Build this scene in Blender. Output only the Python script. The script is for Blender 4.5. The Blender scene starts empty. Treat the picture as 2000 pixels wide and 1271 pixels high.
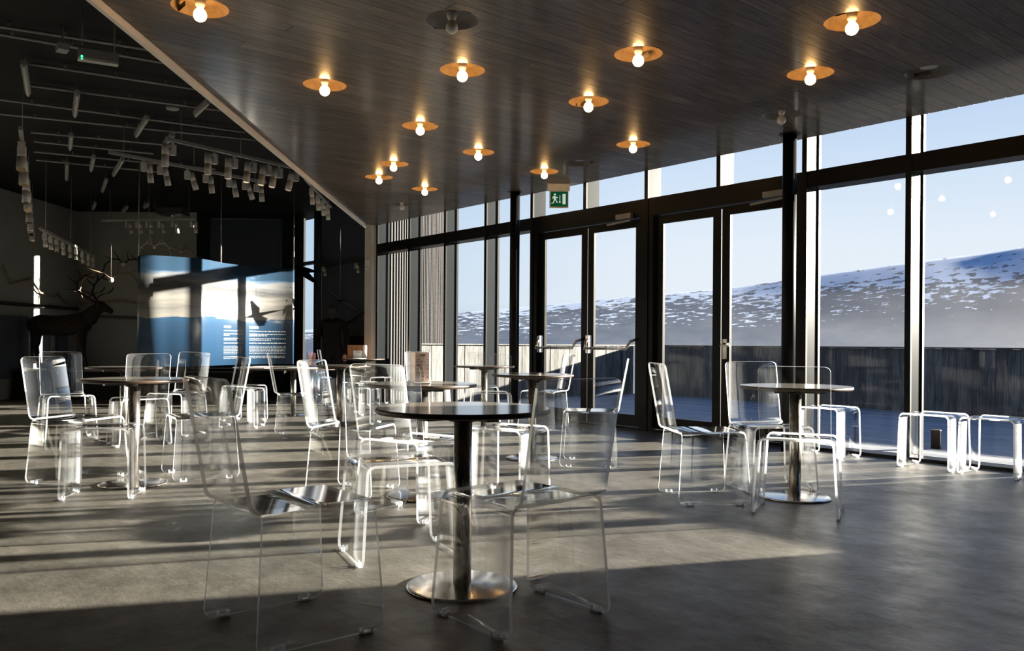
import bpy, math, random
from mathutils import Vector, Matrix
random.seed(7)
S = bpy.context.scene
COL = S.collection
R = math.radians

# ------------------------------------------------------------------ camera, sky, sun, exposure
CAMH, WIN, FPX = 1.005, 7.44, 1648.6          # eye height, distance to the glass front, focal length in px of the 2000 px frame
TH = math.atan2(1355.2, FPX)
AX = Vector((math.sin(TH), -math.cos(TH)))     # building x axis in camera plan
AY = Vector((math.cos(TH), math.sin(TH)))      # building y axis (outwards through the glass) in camera plan
def cf(l, d, z):                               # museum hall frame (l sideways, d forwards) -> world
    return Vector((l*AX.x + d*AX.y, l*AY.x + d*AY.y - WIN, z))
cd = bpy.data.cameras.new('camera'); cam = bpy.data.objects.new('camera', cd); COL.objects.link(cam)
cd.sensor_width = 36.0; cd.lens = 36.0*FPX/2000.0; cd.shift_y = (671.1-635.5)/2000.0
cd.clip_start = 0.05; cd.clip_end = 12000
fw = (cf(0, 1, 0)-cf(0, 0, 0)).normalized(); rt = (cf(1, 0, 0)-cf(0, 0, 0)).normalized(); up = Vector((0, 0, 1))
ro = 0.0073
rt2 = rt*math.cos(ro)+up*math.sin(ro); up2 = up*math.cos(ro)-rt*math.sin(ro)
M = Matrix((rt2, up2, -fw)).transposed().to_4x4(); M.translation = (0, -WIN, CAMH)
cam.matrix_world = M; S.camera = cam

S.view_settings.view_transform = 'Standard'; S.view_settings.look = 'None'
S.view_settings.exposure = 0.0; S.view_settings.gamma = 1.0; S.view_settings.use_curve_mapping = False
S.cycles.transparent_max_bounces = 64; S.cycles.max_bounces = 10; S.cycles.diffuse_bounces = 4
S.cycles.glossy_bounces = 5; S.cycles.sample_clamp_indirect = 6.0; S.cycles.use_denoising = True

w = bpy.data.worlds.new('sky'); S.world = w; w.use_nodes = True
nt = w.node_tree; nt.nodes.clear()
def wn(t): return nt.nodes.new(t)
tc = wn('ShaderNodeTexCoord'); sp = wn('ShaderNodeSeparateXYZ'); rp = wn('ShaderNodeValToRGB'); bg = wn('ShaderNodeBackground'); ou = wn('ShaderNodeOutputWorld')
nt.links.new(tc.outputs['Generated'], sp.inputs[0]); nt.links.new(sp.outputs['Z'], rp.inputs[0])
nt.links.new(rp.outputs[0], bg.inputs[0]); nt.links.new(bg.outputs[0], ou.inputs[0])
def sky_ramp(node, stops):
    el = node.color_ramp.elements
    for i_, (p, c) in enumerate(stops):
        k = el[i_] if i_ < 2 else el.new(p)
        k.position = p; k.color = (*c, 1)
sky_ramp(rp, ((0., (.66,.72,.82)), (1., (.10,.22,.55)), (.05, (.86,.91,.98)), (.11, (.83,.90,.99)), (.20, (.66,.79,.97)), (.40, (.30,.47,.82))))
rp2 = wn('ShaderNodeValToRGB'); nt.links.new(sp.outputs['Z'], rp2.inputs[0])      # paler towards the sun, bluer away from it
sky_ramp(rp2, ((0., (.40,.56,.72)), (1., (.09,.20,.52)), (.05, (.42,.62,.82)), (.11, (.36,.58,.82)), (.20, (.28,.50,.80)), (.40, (.20,.40,.74))))
dt = wn('ShaderNodeVectorMath'); dt.operation = 'DOT_PRODUCT'; dt.inputs[1].default_value = (.39, .90, .19); nt.links.new(tc.outputs['Generated'], dt.inputs[0])
mr_ = wn('ShaderNodeMapRange'); mr_.inputs['From Min'].default_value = -.20; mr_.inputs['From Max'].default_value = .45; nt.links.new(dt.outputs['Value'], mr_.inputs['Value'])
mxs = wn('ShaderNodeMixRGB'); nt.links.new(mr_.outputs[0], mxs.inputs[0]); nt.links.new(rp2.outputs[0], mxs.inputs[1]); nt.links.new(rp.outputs[0], mxs.inputs[2])
nt.links.new(mxs.outputs[0], bg.inputs[0]); bg.inputs[1].default_value = 1.0

SUNH = Vector((.395, .918)).normalized(); SUNT = .197
sd = bpy.data.lights.new('sun', 'SUN'); sun = bpy.data.objects.new('sun', sd); COL.objects.link(sun)
sd.energy = 55.0; sd.color = (1.0, .90, .76); sd.angle = R(.6)
sun.rotation_euler = Vector((SUNH.x, SUNH.y, SUNT)).to_track_quat('Z', 'Y').to_euler()
sun.location = (8, 18, 6)

# ------------------------------------------------------------------ helpers
class MB:
    def __init__(s): s.v = []; s.f = []; s.m = []; s.sm = []
    def add(s, vs, fs, mi=0, smooth=False):
        o = len(s.v); s.v += [tuple(v) for v in vs]
        for f in fs: s.f.append(tuple(i+o for i in f)); s.m.append(mi); s.sm.append(smooth)
        return s
    def box(s, a, b, mi=0):
        (x0, y0, z0), (x1, y1, z1) = a, b
        vs = [(x0,y0,z0),(x1,y0,z0),(x1,y1,z0),(x0,y1,z0),(x0,y0,z1),(x1,y0,z1),(x1,y1,z1),(x0,y1,z1)]
        return s.add(vs, [(3,2,1,0),(4,5,6,7),(0,1,5,4),(1,2,6,5),(2,3,7,6),(3,0,4,7)], mi)
    def obox(s, c, ux, uy, uz, mi=0):   # oriented box: centre + half axes
        c, ux, uy, uz = map(Vector, (c, ux, uy, uz)); vs = []
        for k in (-1, 1):
            for i, j in ((-1,-1),(1,-1),(1,1),(-1,1)): vs.append(c+ux*i+uy*j+uz*k)
        return s.add(vs, [(3,2,1,0),(4,5,6,7),(0,1,5,4),(1,2,6,5),(2,3,7,6),(3,0,4,7)], mi)
    def bar(s, a, b, wd, ht, mi=0):     # horizontal bar between two points
        a, b = Vector(a), Vector(b); d = (b-a); n = d.normalized()
        sd_ = n.cross(Vector((0,0,1))); sd_ = sd_.normalized() if sd_.length > 1e-4 else Vector((1,0,0))
        u = sd_.cross(n).normalized()
        return s.obox((a+b)/2, d/2, sd_*wd/2, u*ht/2, mi)
    def lathe(s, prof, n=24, mi=0, c=(0,0,0), smooth=True, cap=True):
        o = []; cx, cy, cz = c
        for r_, z in prof:
            for i in range(n):
                t = 2*math.pi*i/n; o.append((cx+r_*math.cos(t), cy+r_*math.sin(t), cz+z))
        fs = []
        for k in range(len(prof)-1):
            for i in range(n):
                j = (i+1) % n; fs.append((k*n+i, k*n+j, (k+1)*n+j, (k+1)*n+i))
        s.add(o, fs, mi, smooth)
        if cap:
            b = len(s.v)-len(o)
            for k, rev in ((0, True), (len(prof)-1, False)):
                if prof[k][0] > 1e-4:
                    ids = [b+k*n+i for i in range(n)]; s.f.append(tuple(reversed(ids) if rev else ids)); s.m.append(mi); s.sm.append(False)
        return s
    def tube(s, pts, rad, n=8, mi=0, cap=True):
        pts = [Vector(p) for p in pts]; rs = rad if isinstance(rad, (list, tuple)) else [rad]*len(pts)
        b = len(s.v); ref = None
        for i, p in enumerate(pts):
            t = (pts[min(i+1, len(pts)-1)]-pts[max(i-1, 0)]).normalized()
            if ref is None: ref = Vector((0,0,1)) if abs(t.z) < .9 else Vector((1,0,0))
            x = t.cross(ref).normalized(); y = x.cross(t).normalized(); ref = y
            for k in range(n):
                a = 2*math.pi*k/n; s.v.append(tuple(p+(x*math.cos(a)+y*math.sin(a))*rs[i]))
        for i in range(len(pts)-1):
            for k in range(n):
                j = (k+1) % n; s.f.append((b+i*n+k, b+i*n+j, b+(i+1)*n+j, b+(i+1)*n+k)); s.m.append(mi); s.sm.append(True)
        if cap:
            s.f.append(tuple(b+k for k in reversed(range(n)))); s.m.append(mi); s.sm.append(False)
            s.f.append(tuple(b+(len(pts)-1)*n+k for k in range(n))); s.m.append(mi); s.sm.append(False)
        return s
    def sphere(s, c, rx, ry=None, rz=None, n=14, m=9, mi=0):
        ry = ry or rx; rz = rz or rx; vs = []; fs = []
        for i in range(m+1):
            a = math.pi*i/m
            for k in range(n):
                b = 2*math.pi*k/n; vs.append((c[0]+rx*math.sin(a)*math.cos(b), c[1]+ry*math.sin(a)*math.sin(b), c[2]+rz*math.cos(a)))
        for i in range(m):
            for k in range(n):
                j = (k+1) % n; fs.append((i*n+k, (i+1)*n+k, (i+1)*n+j, i*n+j))
        return s.add(vs, fs, mi, True)
    def mesh(s, name, mats):
        me = bpy.data.meshes.new(name); me.from_pydata(s.v, [], s.f); me.update()
        for m in (mats if isinstance(mats, (list, tuple)) else [mats]): me.materials.append(m)
        me.polygons.foreach_set('material_index', s.m); me.polygons.foreach_set('use_smooth', s.sm)
        return me
    def build(s, name, mats, parent=None, loc=None):
        o = bpy.data.objects.new(name, s.mesh(name, mats)); COL.objects.link(o)
        if parent: o.parent = parent
        if loc is not None: o.location = loc
        return o
def _bw(self, name, mats, parent):        # shapes given in world space, parent an unrotated Empty
    p = parent.location; self.v = [(a-p.x, b-p.y, c-p.z) for a, b, c in self.v]; return self.build(name, mats, parent)
MB.buildw = _bw
def inst(name, me, parent=None, loc=(0,0,0), rotz=0, scale=None):
    o = bpy.data.objects.new(name, me); COL.objects.link(o); o.location = loc; o.rotation_euler = (0, 0, rotz)
    if scale: o.scale = scale
    if parent: o.parent = parent
    return o
def thing(name, label, cat, loc=(0,0,0), rotz=0, group=None):
    o = bpy.data.objects.new(name, None); COL.objects.link(o); o.empty_display_size = .1
    o.location = loc; o.rotation_euler = (0, 0, rotz); return tag(o, label, cat, group)
def tag(o, label, cat, group=None):
    o['label'] = label; o['category'] = cat
    if group: o['group'] = group
    return o
def struct(o, label=None, cat=None):
    o['kind'] = 'structure'
    if label: o['label'] = label
    if cat: o['category'] = cat
    return o
def sgroup(name, label, cat): return struct(thing(name, label, cat))
ORD = ['first','second','third','fourth','fifth','sixth','seventh','eighth','ninth','tenth','eleventh','twelfth','thirteenth','fourteenth']

# ------------------------------------------------------------------ materials
def mat(name):
    m = bpy.data.materials.new(name); m.use_nodes = True; m.node_tree.nodes.clear()
    N = m.node_tree.nodes; L = m.node_tree.links
    o = N.new('ShaderNodeOutputMaterial'); return m, N, L, o
def pbsdf(N, col=(.5,.5,.5), rough=.5, metal=0., spec=.5):
    b = N.new('ShaderNodeBsdfPrincipled'); b.inputs['Base Color'].default_value = (*col, 1)
    b.inputs['Roughness'].default_value = rough; b.inputs['Metallic'].default_value = metal
    b.inputs['Specular IOR Level'].default_value = spec; return b
def noise(N, L, scale, detail=4, vec=None, rough=.5):
    n = N.new('ShaderNodeTexNoise'); n.inputs['Scale'].default_value = scale; n.inputs['Detail'].default_value = detail; n.inputs['Roughness'].default_value = rough
    if vec is not None: L.new(vec, n.inputs['Vector'])
    return n
def ramp(N, L, fac, stops):
    r_ = N.new('ShaderNodeValToRGB'); L.new(fac, r_.inputs[0]); el = r_.color_ramp.elements
    for i, (p, c) in enumerate(stops):
        k = el[i] if i < 2 else el.new(p)
        k.position = p; k.color = (*c, 1) if len(c) == 3 else c
    return r_
def mapping(N, L, scale=(1,1,1), src='Object', rot=(0,0,0)):
    t = N.new('ShaderNodeTexCoord'); mp = N.new('ShaderNodeMapping'); mp.inputs['Scale'].default_value = scale; mp.inputs['Rotation'].default_value = rot
    L.new(t.outputs[src], mp.inputs[0]); return mp.outputs[0]
def bump(N, L, h, strength, dist, b):
    n = N.new('ShaderNodeBump'); n.inputs['Strength'].default_value = strength; n.inputs['Distance'].default_value = dist
    L.new(h, n.inputs['Height']); L.new(n.outputs[0], b.inputs['Normal'])
def simple(name, col, rough=.5, metal=0., spec=.5, var=.12, nscale=9.):
    m, N, L, o = mat(name); b = pbsdf(N, col, rough, metal, spec)
    n = noise(N, L, nscale, 3, mapping(N, L))
    r_ = ramp(N, L, n.outputs[0], ((.3, tuple(c*(1-var) for c in col)), (.7, tuple(min(1, c*(1+var)) for c in col))))
    L.new(r_.outputs[0], b.inputs['Base Color']); L.new(b.outputs[0], o.inputs[0]); return m
def emis(name, col, st):
    m, N, L, o = mat(name); b = N.new('ShaderNodeEmission'); b.inputs[0].default_value = (*col, 1); b.inputs[1].default_value = st
    L.new(b.outputs[0], o.inputs[0]); return m
def clear(name, tint=(1,1,1), ior=1.5, rough=0.0, gain=1.0):   # clear sheet: transmits straight, mirrors by Fresnel
    m, N, L, o = mat(name); t = N.new('ShaderNodeBsdfTransparent'); t.inputs[0].default_value = (*tint, 1)
    g = N.new('ShaderNodeBsdfGlossy'); g.inputs['Roughness'].default_value = rough; g.inputs['Color'].default_value = (1,1,1,1)
    fr = N.new('ShaderNodeFresnel'); ge = N.new('ShaderNodeNewGeometry'); mr = N.new('ShaderNodeMapRange')
    mr.inputs['To Min'].default_value = ior; mr.inputs['To Max'].default_value = 1/ior; L.new(ge.outputs['Backfacing'], mr.inputs['Value']); L.new(mr.outputs[0], fr.inputs[0])
    mu = N.new('ShaderNodeMath'); mu.operation = 'MULTIPLY'; mu.inputs[1].default_value = gain; mu.use_clamp = True
    mx = N.new('ShaderNodeMixShader'); L.new(fr.outputs[0], mu.inputs[0]); L.new(mu.outputs[0], mx.inputs[0])
    L.new(t.outputs[0], mx.inputs[1]); L.new(g.outputs[0], mx.inputs[2]); L.new(mx.outputs[0], o.inputs[0]); return m

def floor_mat():
    m, N, L, o = mat('polished_concrete'); b = pbsdf(N, rough=.4, spec=.15)
    v = mapping(N, L)
    n1 = noise(N, L, .55, 6, v, .6); n2 = noise(N, L, 4.2, 9, v, .68)
    vs = mapping(N, L, (.9, 7., 1), rot=(0, 0, R(35))); n3 = noise(N, L, 3.2, 5, vs, .6)
    mx = N.new('ShaderNodeMixRGB'); mx.inputs[0].default_value = .5; L.new(n1.outputs[0], mx.inputs[1]); L.new(n2.outputs[0], mx.inputs[2])
    mx2 = N.new('ShaderNodeMixRGB'); mx2.inputs[0].default_value = .07; L.new(mx.outputs[0], mx2.inputs[1]); L.new(n3.outputs[0], mx2.inputs[2])
    c = ramp(N, L, mx2.outputs[0], ((.37, (.046, .042, .036)), (.5, (.088, .083, .072)), (.62, (.138, .130, .112))))
    L.new(c.outputs[0], b.inputs['Base Color'])
    rr = ramp(N, L, mx2.outputs[0], ((.35, (.52,)*3), (.65, (.24,)*3))); L.new(rr.outputs[0], b.inputs['Roughness'])
    bump(N, L, mx2.outputs[0], .6, .02, b); L.new(b.outputs[0], o.inputs[0]); return m
def wood_mat(name, lo, mid, hi, rough, grain, axis_scale, coat=0., rv=.5, spec=.5):
    m, N, L, o = mat(name); b = pbsdf(N, rough=rough, spec=spec)
    t = N.new('ShaderNodeTexCoord'); oi = N.new('ShaderNodeObjectInfo')
    ad = N.new('ShaderNodeVectorMath'); ad.operation = 'ADD'; sc = N.new('ShaderNodeVectorMath'); sc.operation = 'SCALE'; sc.inputs['Scale'].default_value = 40.
    cb = N.new('ShaderNodeCombineXYZ')
    for i in range(3): L.new(oi.outputs['Random'], cb.inputs[i])
    L.new(cb.outputs[0], sc.inputs[0]); L.new(t.outputs['Object'], ad.inputs[0]); L.new(sc.outputs[0], ad.inputs[1])
    mp = N.new('ShaderNodeMapping'); mp.inputs['Scale'].default_value = axis_scale; L.new(ad.outputs[0], mp.inputs[0])
    n1 = noise(N, L, grain, 6, mp.outputs[0], .62); n2 = noise(N, L, 1.7, 4, ad.outputs[0])
    mx = N.new('ShaderNodeMixRGB'); mx.inputs[0].default_value = .35; L.new(n1.outputs[0], mx.inputs[1]); L.new(n2.outputs[0], mx.inputs[2])
    c = ramp(N, L, mx.outputs[0], ((.34, lo), (.5, mid), (.66, hi)))
    vr = N.new('ShaderNodeMapRange'); vr.inputs['To Min'].default_value = 1-rv; vr.inputs['To Max'].default_value = 1+rv; L.new(oi.outputs['Random'], vr.inputs['Value'])
    mu = N.new('ShaderNodeVectorMath'); mu.operation = 'SCALE'; L.new(c.outputs[0], mu.inputs[0]); L.new(vr.outputs[0], mu.inputs['Scale'])
    L.new(mu.outputs[0], b.inputs['Base Color']); b.inputs['Coat Weight'].default_value = coat; b.inputs['Coat Roughness'].default_value = .15
    bump(N, L, n1.outputs[0], .3, .006, b); L.new(b.outputs[0], o.inputs[0]); return m
def steel_mat():
    m, N, L, o = mat('brushed_steel'); b = pbsdf(N, (.66, .62, .57), .26, 1.)
    n = noise(N, L, 60, 2, mapping(N, L, (1, 1, .12))); rr = ramp(N, L, n.outputs[0], ((.35, (.20,)*3), (.65, (.32,)*3)))
    L.new(rr.outputs[0], b.inputs['Roughness']); L.new(b.outputs[0], o.inputs[0]); return m
def edge_mat():
    m, N, L, o = mat('acrylic_cut_edge')
    t = N.new('ShaderNodeBsdfTransparent'); g = N.new('ShaderNodeBsdfGlossy'); g.inputs['Roughness'].default_value = .15
    tl = N.new('ShaderNodeBsdfTranslucent'); tl.inputs[0].default_value = (.92, .95, 1, 1)
    df = N.new('ShaderNodeBsdfDiffuse'); df.inputs[0].default_value = (.88, .92, .98, 1)
    a = N.new('ShaderNodeMixShader'); a.inputs[0].default_value = .5; L.new(tl.outputs[0], a.inputs[1]); L.new(df.outputs[0], a.inputs[2])
    c = N.new('ShaderNodeMixShader'); c.inputs[0].default_value = .32; L.new(a.outputs[0], c.inputs[1]); L.new(t.outputs[0], c.inputs[2])
    d = N.new('ShaderNodeMixShader'); d.inputs[0].default_value = .22; L.new(c.outputs[0], d.inputs[1]); L.new(g.outputs[0], d.inputs[2])
    L.new(d.outputs[0], o.inputs[0]); return m
def hill_mat():
    m, N, L, o = mat('hazy_snow_streaked_moor'); b = pbsdf(N, rough=.95, spec=.1)
    uv = N.new('ShaderNodeTexCoord'); s3 = N.new('ShaderNodeSeparateXYZ'); L.new(uv.outputs['UV'], s3.inputs[0])
    def nz(sx, sy, det, r_):
        mp = N.new('ShaderNodeMapping'); mp.inputs['Scale'].default_value = (sx, sy, 1); L.new(uv.outputs['UV'], mp.inputs[0]); return noise(N, L, 1.0, det, mp.outputs[0], r_)
    n1 = nz(9, 5, 9, .65); n2 = nz(42, 30, 8, .62); n3 = nz(5, 3, 4, .5)
    av = N.new('ShaderNodeMath'); av.operation = 'MULTIPLY_ADD'; av.inputs[1].default_value = .45; L.new(n3.outputs[0], av.inputs[0]); L.new(n2.outputs[0], av.inputs[2])
    hv = N.new('ShaderNodeMapRange'); hv.inputs['From Min'].default_value = .25; hv.inputs['From Max'].default_value = 1.0; L.new(s3.outputs[1], hv.inputs['Value'])
    ad = N.new('ShaderNodeMath'); ad.operation = 'MULTIPLY_ADD'; ad.inputs[1].default_value = .36; L.new(hv.outputs[0], ad.inputs[0]); L.new(av.outputs[0], ad.inputs[2])
    sn = ramp(N, L, ad.outputs[0], ((.975, (0,)*3), (1.035, (1,)*3)))
    c = ramp(N, L, n1.outputs[0], ((.35, (.020, .036, .068)), (.5, (.034, .052, .086)), (.66, (.058, .070, .098))))  # blue of the distant haze is put into the moor colour
    mx = N.new('ShaderNodeMixRGB'); L.new(sn.outputs[0], mx.inputs[0]); L.new(c.outputs[0], mx.inputs[1]); mx.inputs[2].default_value = (.36, .43, .54, 1)
    L.new(mx.outputs[0], b.inputs['Base Color']); L.new(b.outputs[0], o.inputs[0]); return m
def panel_mat():
    m, N, L, o = mat('printed_arctic_panel'); b = pbsdf(N, rough=.32, spec=.5)
    uv = N.new('ShaderNodeTexCoord'); s3 = N.new('ShaderNodeSeparateXYZ'); L.new(uv.outputs['UV'], s3.inputs[0])
    mp = N.new('ShaderNodeMapping'); mp.inputs['Scale'].default_value = (2.2, 9., 1); L.new(uv.outputs['UV'], mp.inputs[0])
    n = noise(N, L, 1.6, 7, mp.outputs[0], .62)
    ad = N.new('ShaderNodeMath'); ad.operation = 'MULTIPLY_ADD'; ad.inputs[1].default_value = .22; L.new(n.outputs[0], ad.inputs[0]); L.new(s3.outputs[1], ad.inputs[2])
    c = ramp(N, L, ad.outputs[0], ((.0, (.012, .035, .07)), (.56, (.012, .04, .085)), (.57, (.17, .165, .15)), (.66, (.10, .10, .098)), (.74, (.18, .175, .16)), (.84, (.055, .06, .065)), (.92, (.17, .175, .18)), (.97, (.05, .085, .14)), (1.06, (.02, .045, .08))))
    # hard boundary of the blue text field
    st = N.new('ShaderNodeMath'); st.operation = 'LESS_THAN'; st.inputs[1].default_value = .41; L.new(s3.outputs[1], st.inputs[0])
    mx = N.new('ShaderNodeMixRGB'); L.new(st.outputs[0], mx.inputs[0]); L.new(c.outputs[0], mx.inputs[1]); mx.inputs[2].default_value = (.012, .036, .075, 1)
    L.new(mx.outputs[0], b.inputs['Base Color']); L.new(b.outputs[0], o.inputs[0]); return m

MT = dict(
    floor=floor_mat(),
    ceil=wood_mat('stained_ceiling_board', (.026,.0185,.0130), (.070,.053,.040), (.130,.102,.078), .50, 3.4, (15., 1.3, 15.), .36, .22, .2),
    fence=wood_mat('weathered_fence_board', (.028,.0285,.028), (.090,.092,.090), (.168,.171,.166), .85, 3.6, (17., 17., 1.0), 0, .38),
    deck=wood_mat('grey_deck_board', (.12,.135,.15), (.21,.225,.25), (.31,.325,.35), .6, 2.5, (1.2, 14., 14.), 0, .15),
    slat=wood_mat('cladding_batten', (.006,.005,.0047), (.010,.0083,.008), (.015,.0125,.012), .8, 2., (8,8,1), 0, .15),
    box=wood_mat('oiled_wood', (.20,.07,.02), (.34,.13,.04), (.45,.2,.07), .5, 3., (8,8,1.5), 0, .1),
    metal=simple('charcoal_window_metal', (.004,.0045,.005), .40, 0., .12, .1, 4),
    fin=simple('grey_fin_metal', (.012,.0145,.016), .24, 0., .12, .08, 3),
    glass=clear('window_glass', (.975,.985,.985), 1.45, 0., .12),
    acr=clear('clear_acrylic', (.985,.99,.99), 1.49, 0., .8), acrs=clear('clear_acrylic_seat', (.93,.93,.92), 1.49, .075, 2.1),
    edge=edge_mat(), steel=steel_mat(), base=simple('polished_steel_base', (.60,.57,.53), .16, 1., .5, .03, 5),
    top=simple('grey_laminate_top', (.175,.165,.148), .12, 0., .5, .05, 20),
    rim=simple('dark_laminate_rim', (.045,.028,.018), .4, 0., .5, .1, 20),
    blackm=simple('black_steel', (.012,.012,.012), .45, 0., .4),
    white=simple('white_lacquer', (.75,.74,.72), .45), wpaint=simple('beige_plaster', (.55,.50,.43), .8, 0, .3, .05, 3),
    beam=simple('grey_beige_trim', (.62,.56,.50), .7, 0, .3, .05, 3),
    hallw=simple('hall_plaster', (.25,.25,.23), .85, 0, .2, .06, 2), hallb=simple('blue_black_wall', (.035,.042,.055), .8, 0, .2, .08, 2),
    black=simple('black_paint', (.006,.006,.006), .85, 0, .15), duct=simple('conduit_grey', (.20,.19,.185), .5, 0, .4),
    spot=simple('spotlight_white', (.34,.33,.31), .5, 0, .4), gold=simple('reflector_gold', (.7,.5,.3), .25, 1.),
    dish=simple('lit_bronze_dish', (.17,.105,.042), .5, 0, .5, .2, 30), dish_unlit=simple('unlit_shade_dish', (.10,.09,.08), .5, 0, .4, .2, 30),
    porc=simple('porcelain', (.62,.58,.53), .35), bulb=emis('lit_bulb', (1.0, .56, .20), 52.), bulboff=simple('frosted_bulb', (.55,.55,.53), .3),
    green=emis('exit_green', (.006, .075, .030), .7), whitee=emis('exit_white', (.75, .85, .70), .7), led=emis('green_led', (.05, 1., .3), 3.),
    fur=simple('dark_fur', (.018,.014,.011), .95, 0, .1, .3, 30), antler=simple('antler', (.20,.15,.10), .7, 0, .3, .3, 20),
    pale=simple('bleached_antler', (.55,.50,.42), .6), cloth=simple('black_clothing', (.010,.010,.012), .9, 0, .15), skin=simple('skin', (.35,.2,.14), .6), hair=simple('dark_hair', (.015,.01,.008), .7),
    feather=simple('black_feather', (.0025,.0025,.003), .9, 0, .05), hill=hill_mat(), panel=panel_mat(), text=simple('white_print', (.20,.215,.225), .5),
    paper=simple('white_paper', (.80,.79,.76), .7), card=simple('blush_card', (.90,.66,.56), .6, 0, .3, .04), ink=simple('dark_ink', (.05,.05,.06), .6),
    red=simple('red_pencil', (.55,.06,.03), .5), yellow=simple('yellow_pencil', (.6,.35,.04), .5), orange=simple('orange_card', (.65,.22,.06), .6),
    rubber=simple('clear_clip', (.75,.75,.75), .3), pict=simple('dark_print', (.055,.065,.085), .6), sea=simple('sea', (.10,.16,.22), .25), ground=simple('moor_ground', (.12,.11,.09), .95),
)

# ------------------------------------------------------------------ setting: floor, ceiling, window front
CZ, HZ = 3.03, 3.54
fl = MB(); fl.box((-21, -16, -.12), (5.2, 0.02, 0)); struct(fl.build('floor', MT['floor']), 'grey polished concrete floor striped with sunlight', 'floor')
DX0, DY0, DX1, DY1 = -12.80, -.15, -4.2, -7.15          # line of the ceiling edge towards the hall
def diag_y(x): return DY0+(x-DX0)*(DY1-DY0)/(DX1-DX0)
LAMPS = [(-5.17,-5.66,'on'),(-4.34,-4.38,'off'),(-2.73,-2.47,'on'),(-4.00,-3.03,'on'),(-5.08,-3.76,'on'),(-6.08,-4.37,'on'),(-3.45,-1.75,'on'),(-2.87,-1.11,'none'),
         (-5.05,-2.48,'on'),(-4.23,-.92,'off'),(-6.64,-3.11,'on'),(-7.14,-2.05,'on'),(-5.83,-1.08,'on'),(-6.83,-.86,'none'),(-7.43,-.86,'on'),(-8.24,-2.42,'on'),(-9.02,-2.15,'on'),(-9.31,-1.29,'on'),(-10.56,-.86,'off')]
HR = .168
ceil = sgroup('ceiling', 'dark stained board ceiling over the cafe', 'ceiling')
rest = MB(); NPL = [0]
def plank(x0, x1, ya, yb, mb):
    """board underside with round cut-outs where a lamp dish sits, plus its side faces"""
    hs = sorted([(lx, ly) for lx, ly, _ in LAMPS if lx+HR > x0 and lx-HR < x1], key=lambda h: h[1])
    hole = [h for h in hs if h[1]+HR > ya((x0+x1)/2) and h[1]-HR < yb]
    n = 6 if hole else 1; xs = [x0+(x1-x0)*i/n for i in range(n+1)]
    zb, zt = CZ, CZ+.03
    rows = []
    for x in xs:
        ys = [ya(x)]
        for hx, hy in hole:
            h = math.sqrt(max(0, HR*HR-(x-hx)**2)); ys += [max(ya(x), min(yb, hy-h)), max(ya(x), min(yb, hy+h))]
        ys.append(yb); rows.append(ys)
    for i in range(n):
        for k in range(0, len(rows[0]), 2):
            a, b, c, d = rows[i][k], rows[i][k+1], rows[i+1][k+1], rows[i+1][k]
            if b-a < 1e-3 and c-d < 1e-3: continue
            mb.add([(xs[i],a,zb),(xs[i+1],d,zb),(xs[i+1],c,zb),(xs[i],b,zb)], [(3,2,1,0)])
    for x, ri, fl_ in ((x0, 0, 1), (x1, -1, 0)):
        for k in range(0, len(rows[0]), 2):
            a, b = rows[ri][k], rows[ri][k+1]
            mb.add([(x,a,zb),(x,b,zb),(x,b,zt),(x,a,zt)], [(0,1,2,3) if fl_ else (3,2,1,0)])
    for y_, f in ((None, 0), (yb, 1)):
        a = y_ if y_ is not None else ya(x0); b = y_ if y_ is not None else ya(x1)
        mb.add([(x0,a,zb),(x1,b,zb),(x1,b,zt),(x0,a,zt)], [(0,1,2,3) if not f else (3,2,1,0)])
PW = .122
i = 0; x = -12.76
while x < 2.2:
    x1 = x+PW; g = .0022
    ylo = (lambda xx: diag_y(xx)) if x < -4.2 else (lambda xx: -7.6)
    start = min(.15, ylo(x+PW/2)); cuts = [.0]
    y = -random.uniform(.4, 3.4)
    while y > start+.5: cuts.append(y); y -= random.uniform(2.6, 3.9)
    for k in range(len(cuts)):
        yb = cuts[k]-.002; last = k == len(cuts)-1
        ya = (lambda xx, f=ylo: f(xx)) if last else (lambda xx, v=cuts[k+1]+.002: v)
        if yb-ya((x+x1)/2) < .05: continue
        if x > -.6 or NPL[0] >= 300: plank(x+g/2, x1-g/2, ya, yb, rest)
        else:
            m = MB(); plank(x+g/2, x1-g/2, ya, yb, m); m.v = [(a, b, c+random.uniform(-.0015, .0015)) for a, b, c in m.v] if False else m.v
            NPL[0] += 1; m.build('plank', MT['ceil'], ceil)
    x = x1
ro_ = rest.build('plank', MT['ceil'], ceil); ro_['kind'] = 'stuff'
bk = MB()
bk.add([(-12.9,.26,CZ+.11),(5.2,.26,CZ+.11),(5.2,-7.6,CZ+.11),(-3.5,-7.6,CZ+.11)], [(0,1,2,3)])
bk.add([(-12.9,.3,CZ+.6),(5.2,.3,CZ+.6),(5.2,-7.6,CZ+.6),(-3.5,-7.6,CZ+.6)], [(0,1,2,3)])
bk.build('ceiling_void_board', MT['blackm'], ceil)
back = MB(); back.add([(-4.3,-7.6,CZ),(5.2,-7.6,CZ),(5.2,-13,CZ),(-4.3,-13,CZ)], [(0,1,2,3)]); back.add([(2.1,-7.6,CZ),(5.2,-7.6,CZ),(5.2,.2,CZ),(2.1,.2,CZ)], [(0,1,2,3)])
back.build('rear_board', MT['ceil'], ceil)
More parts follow.
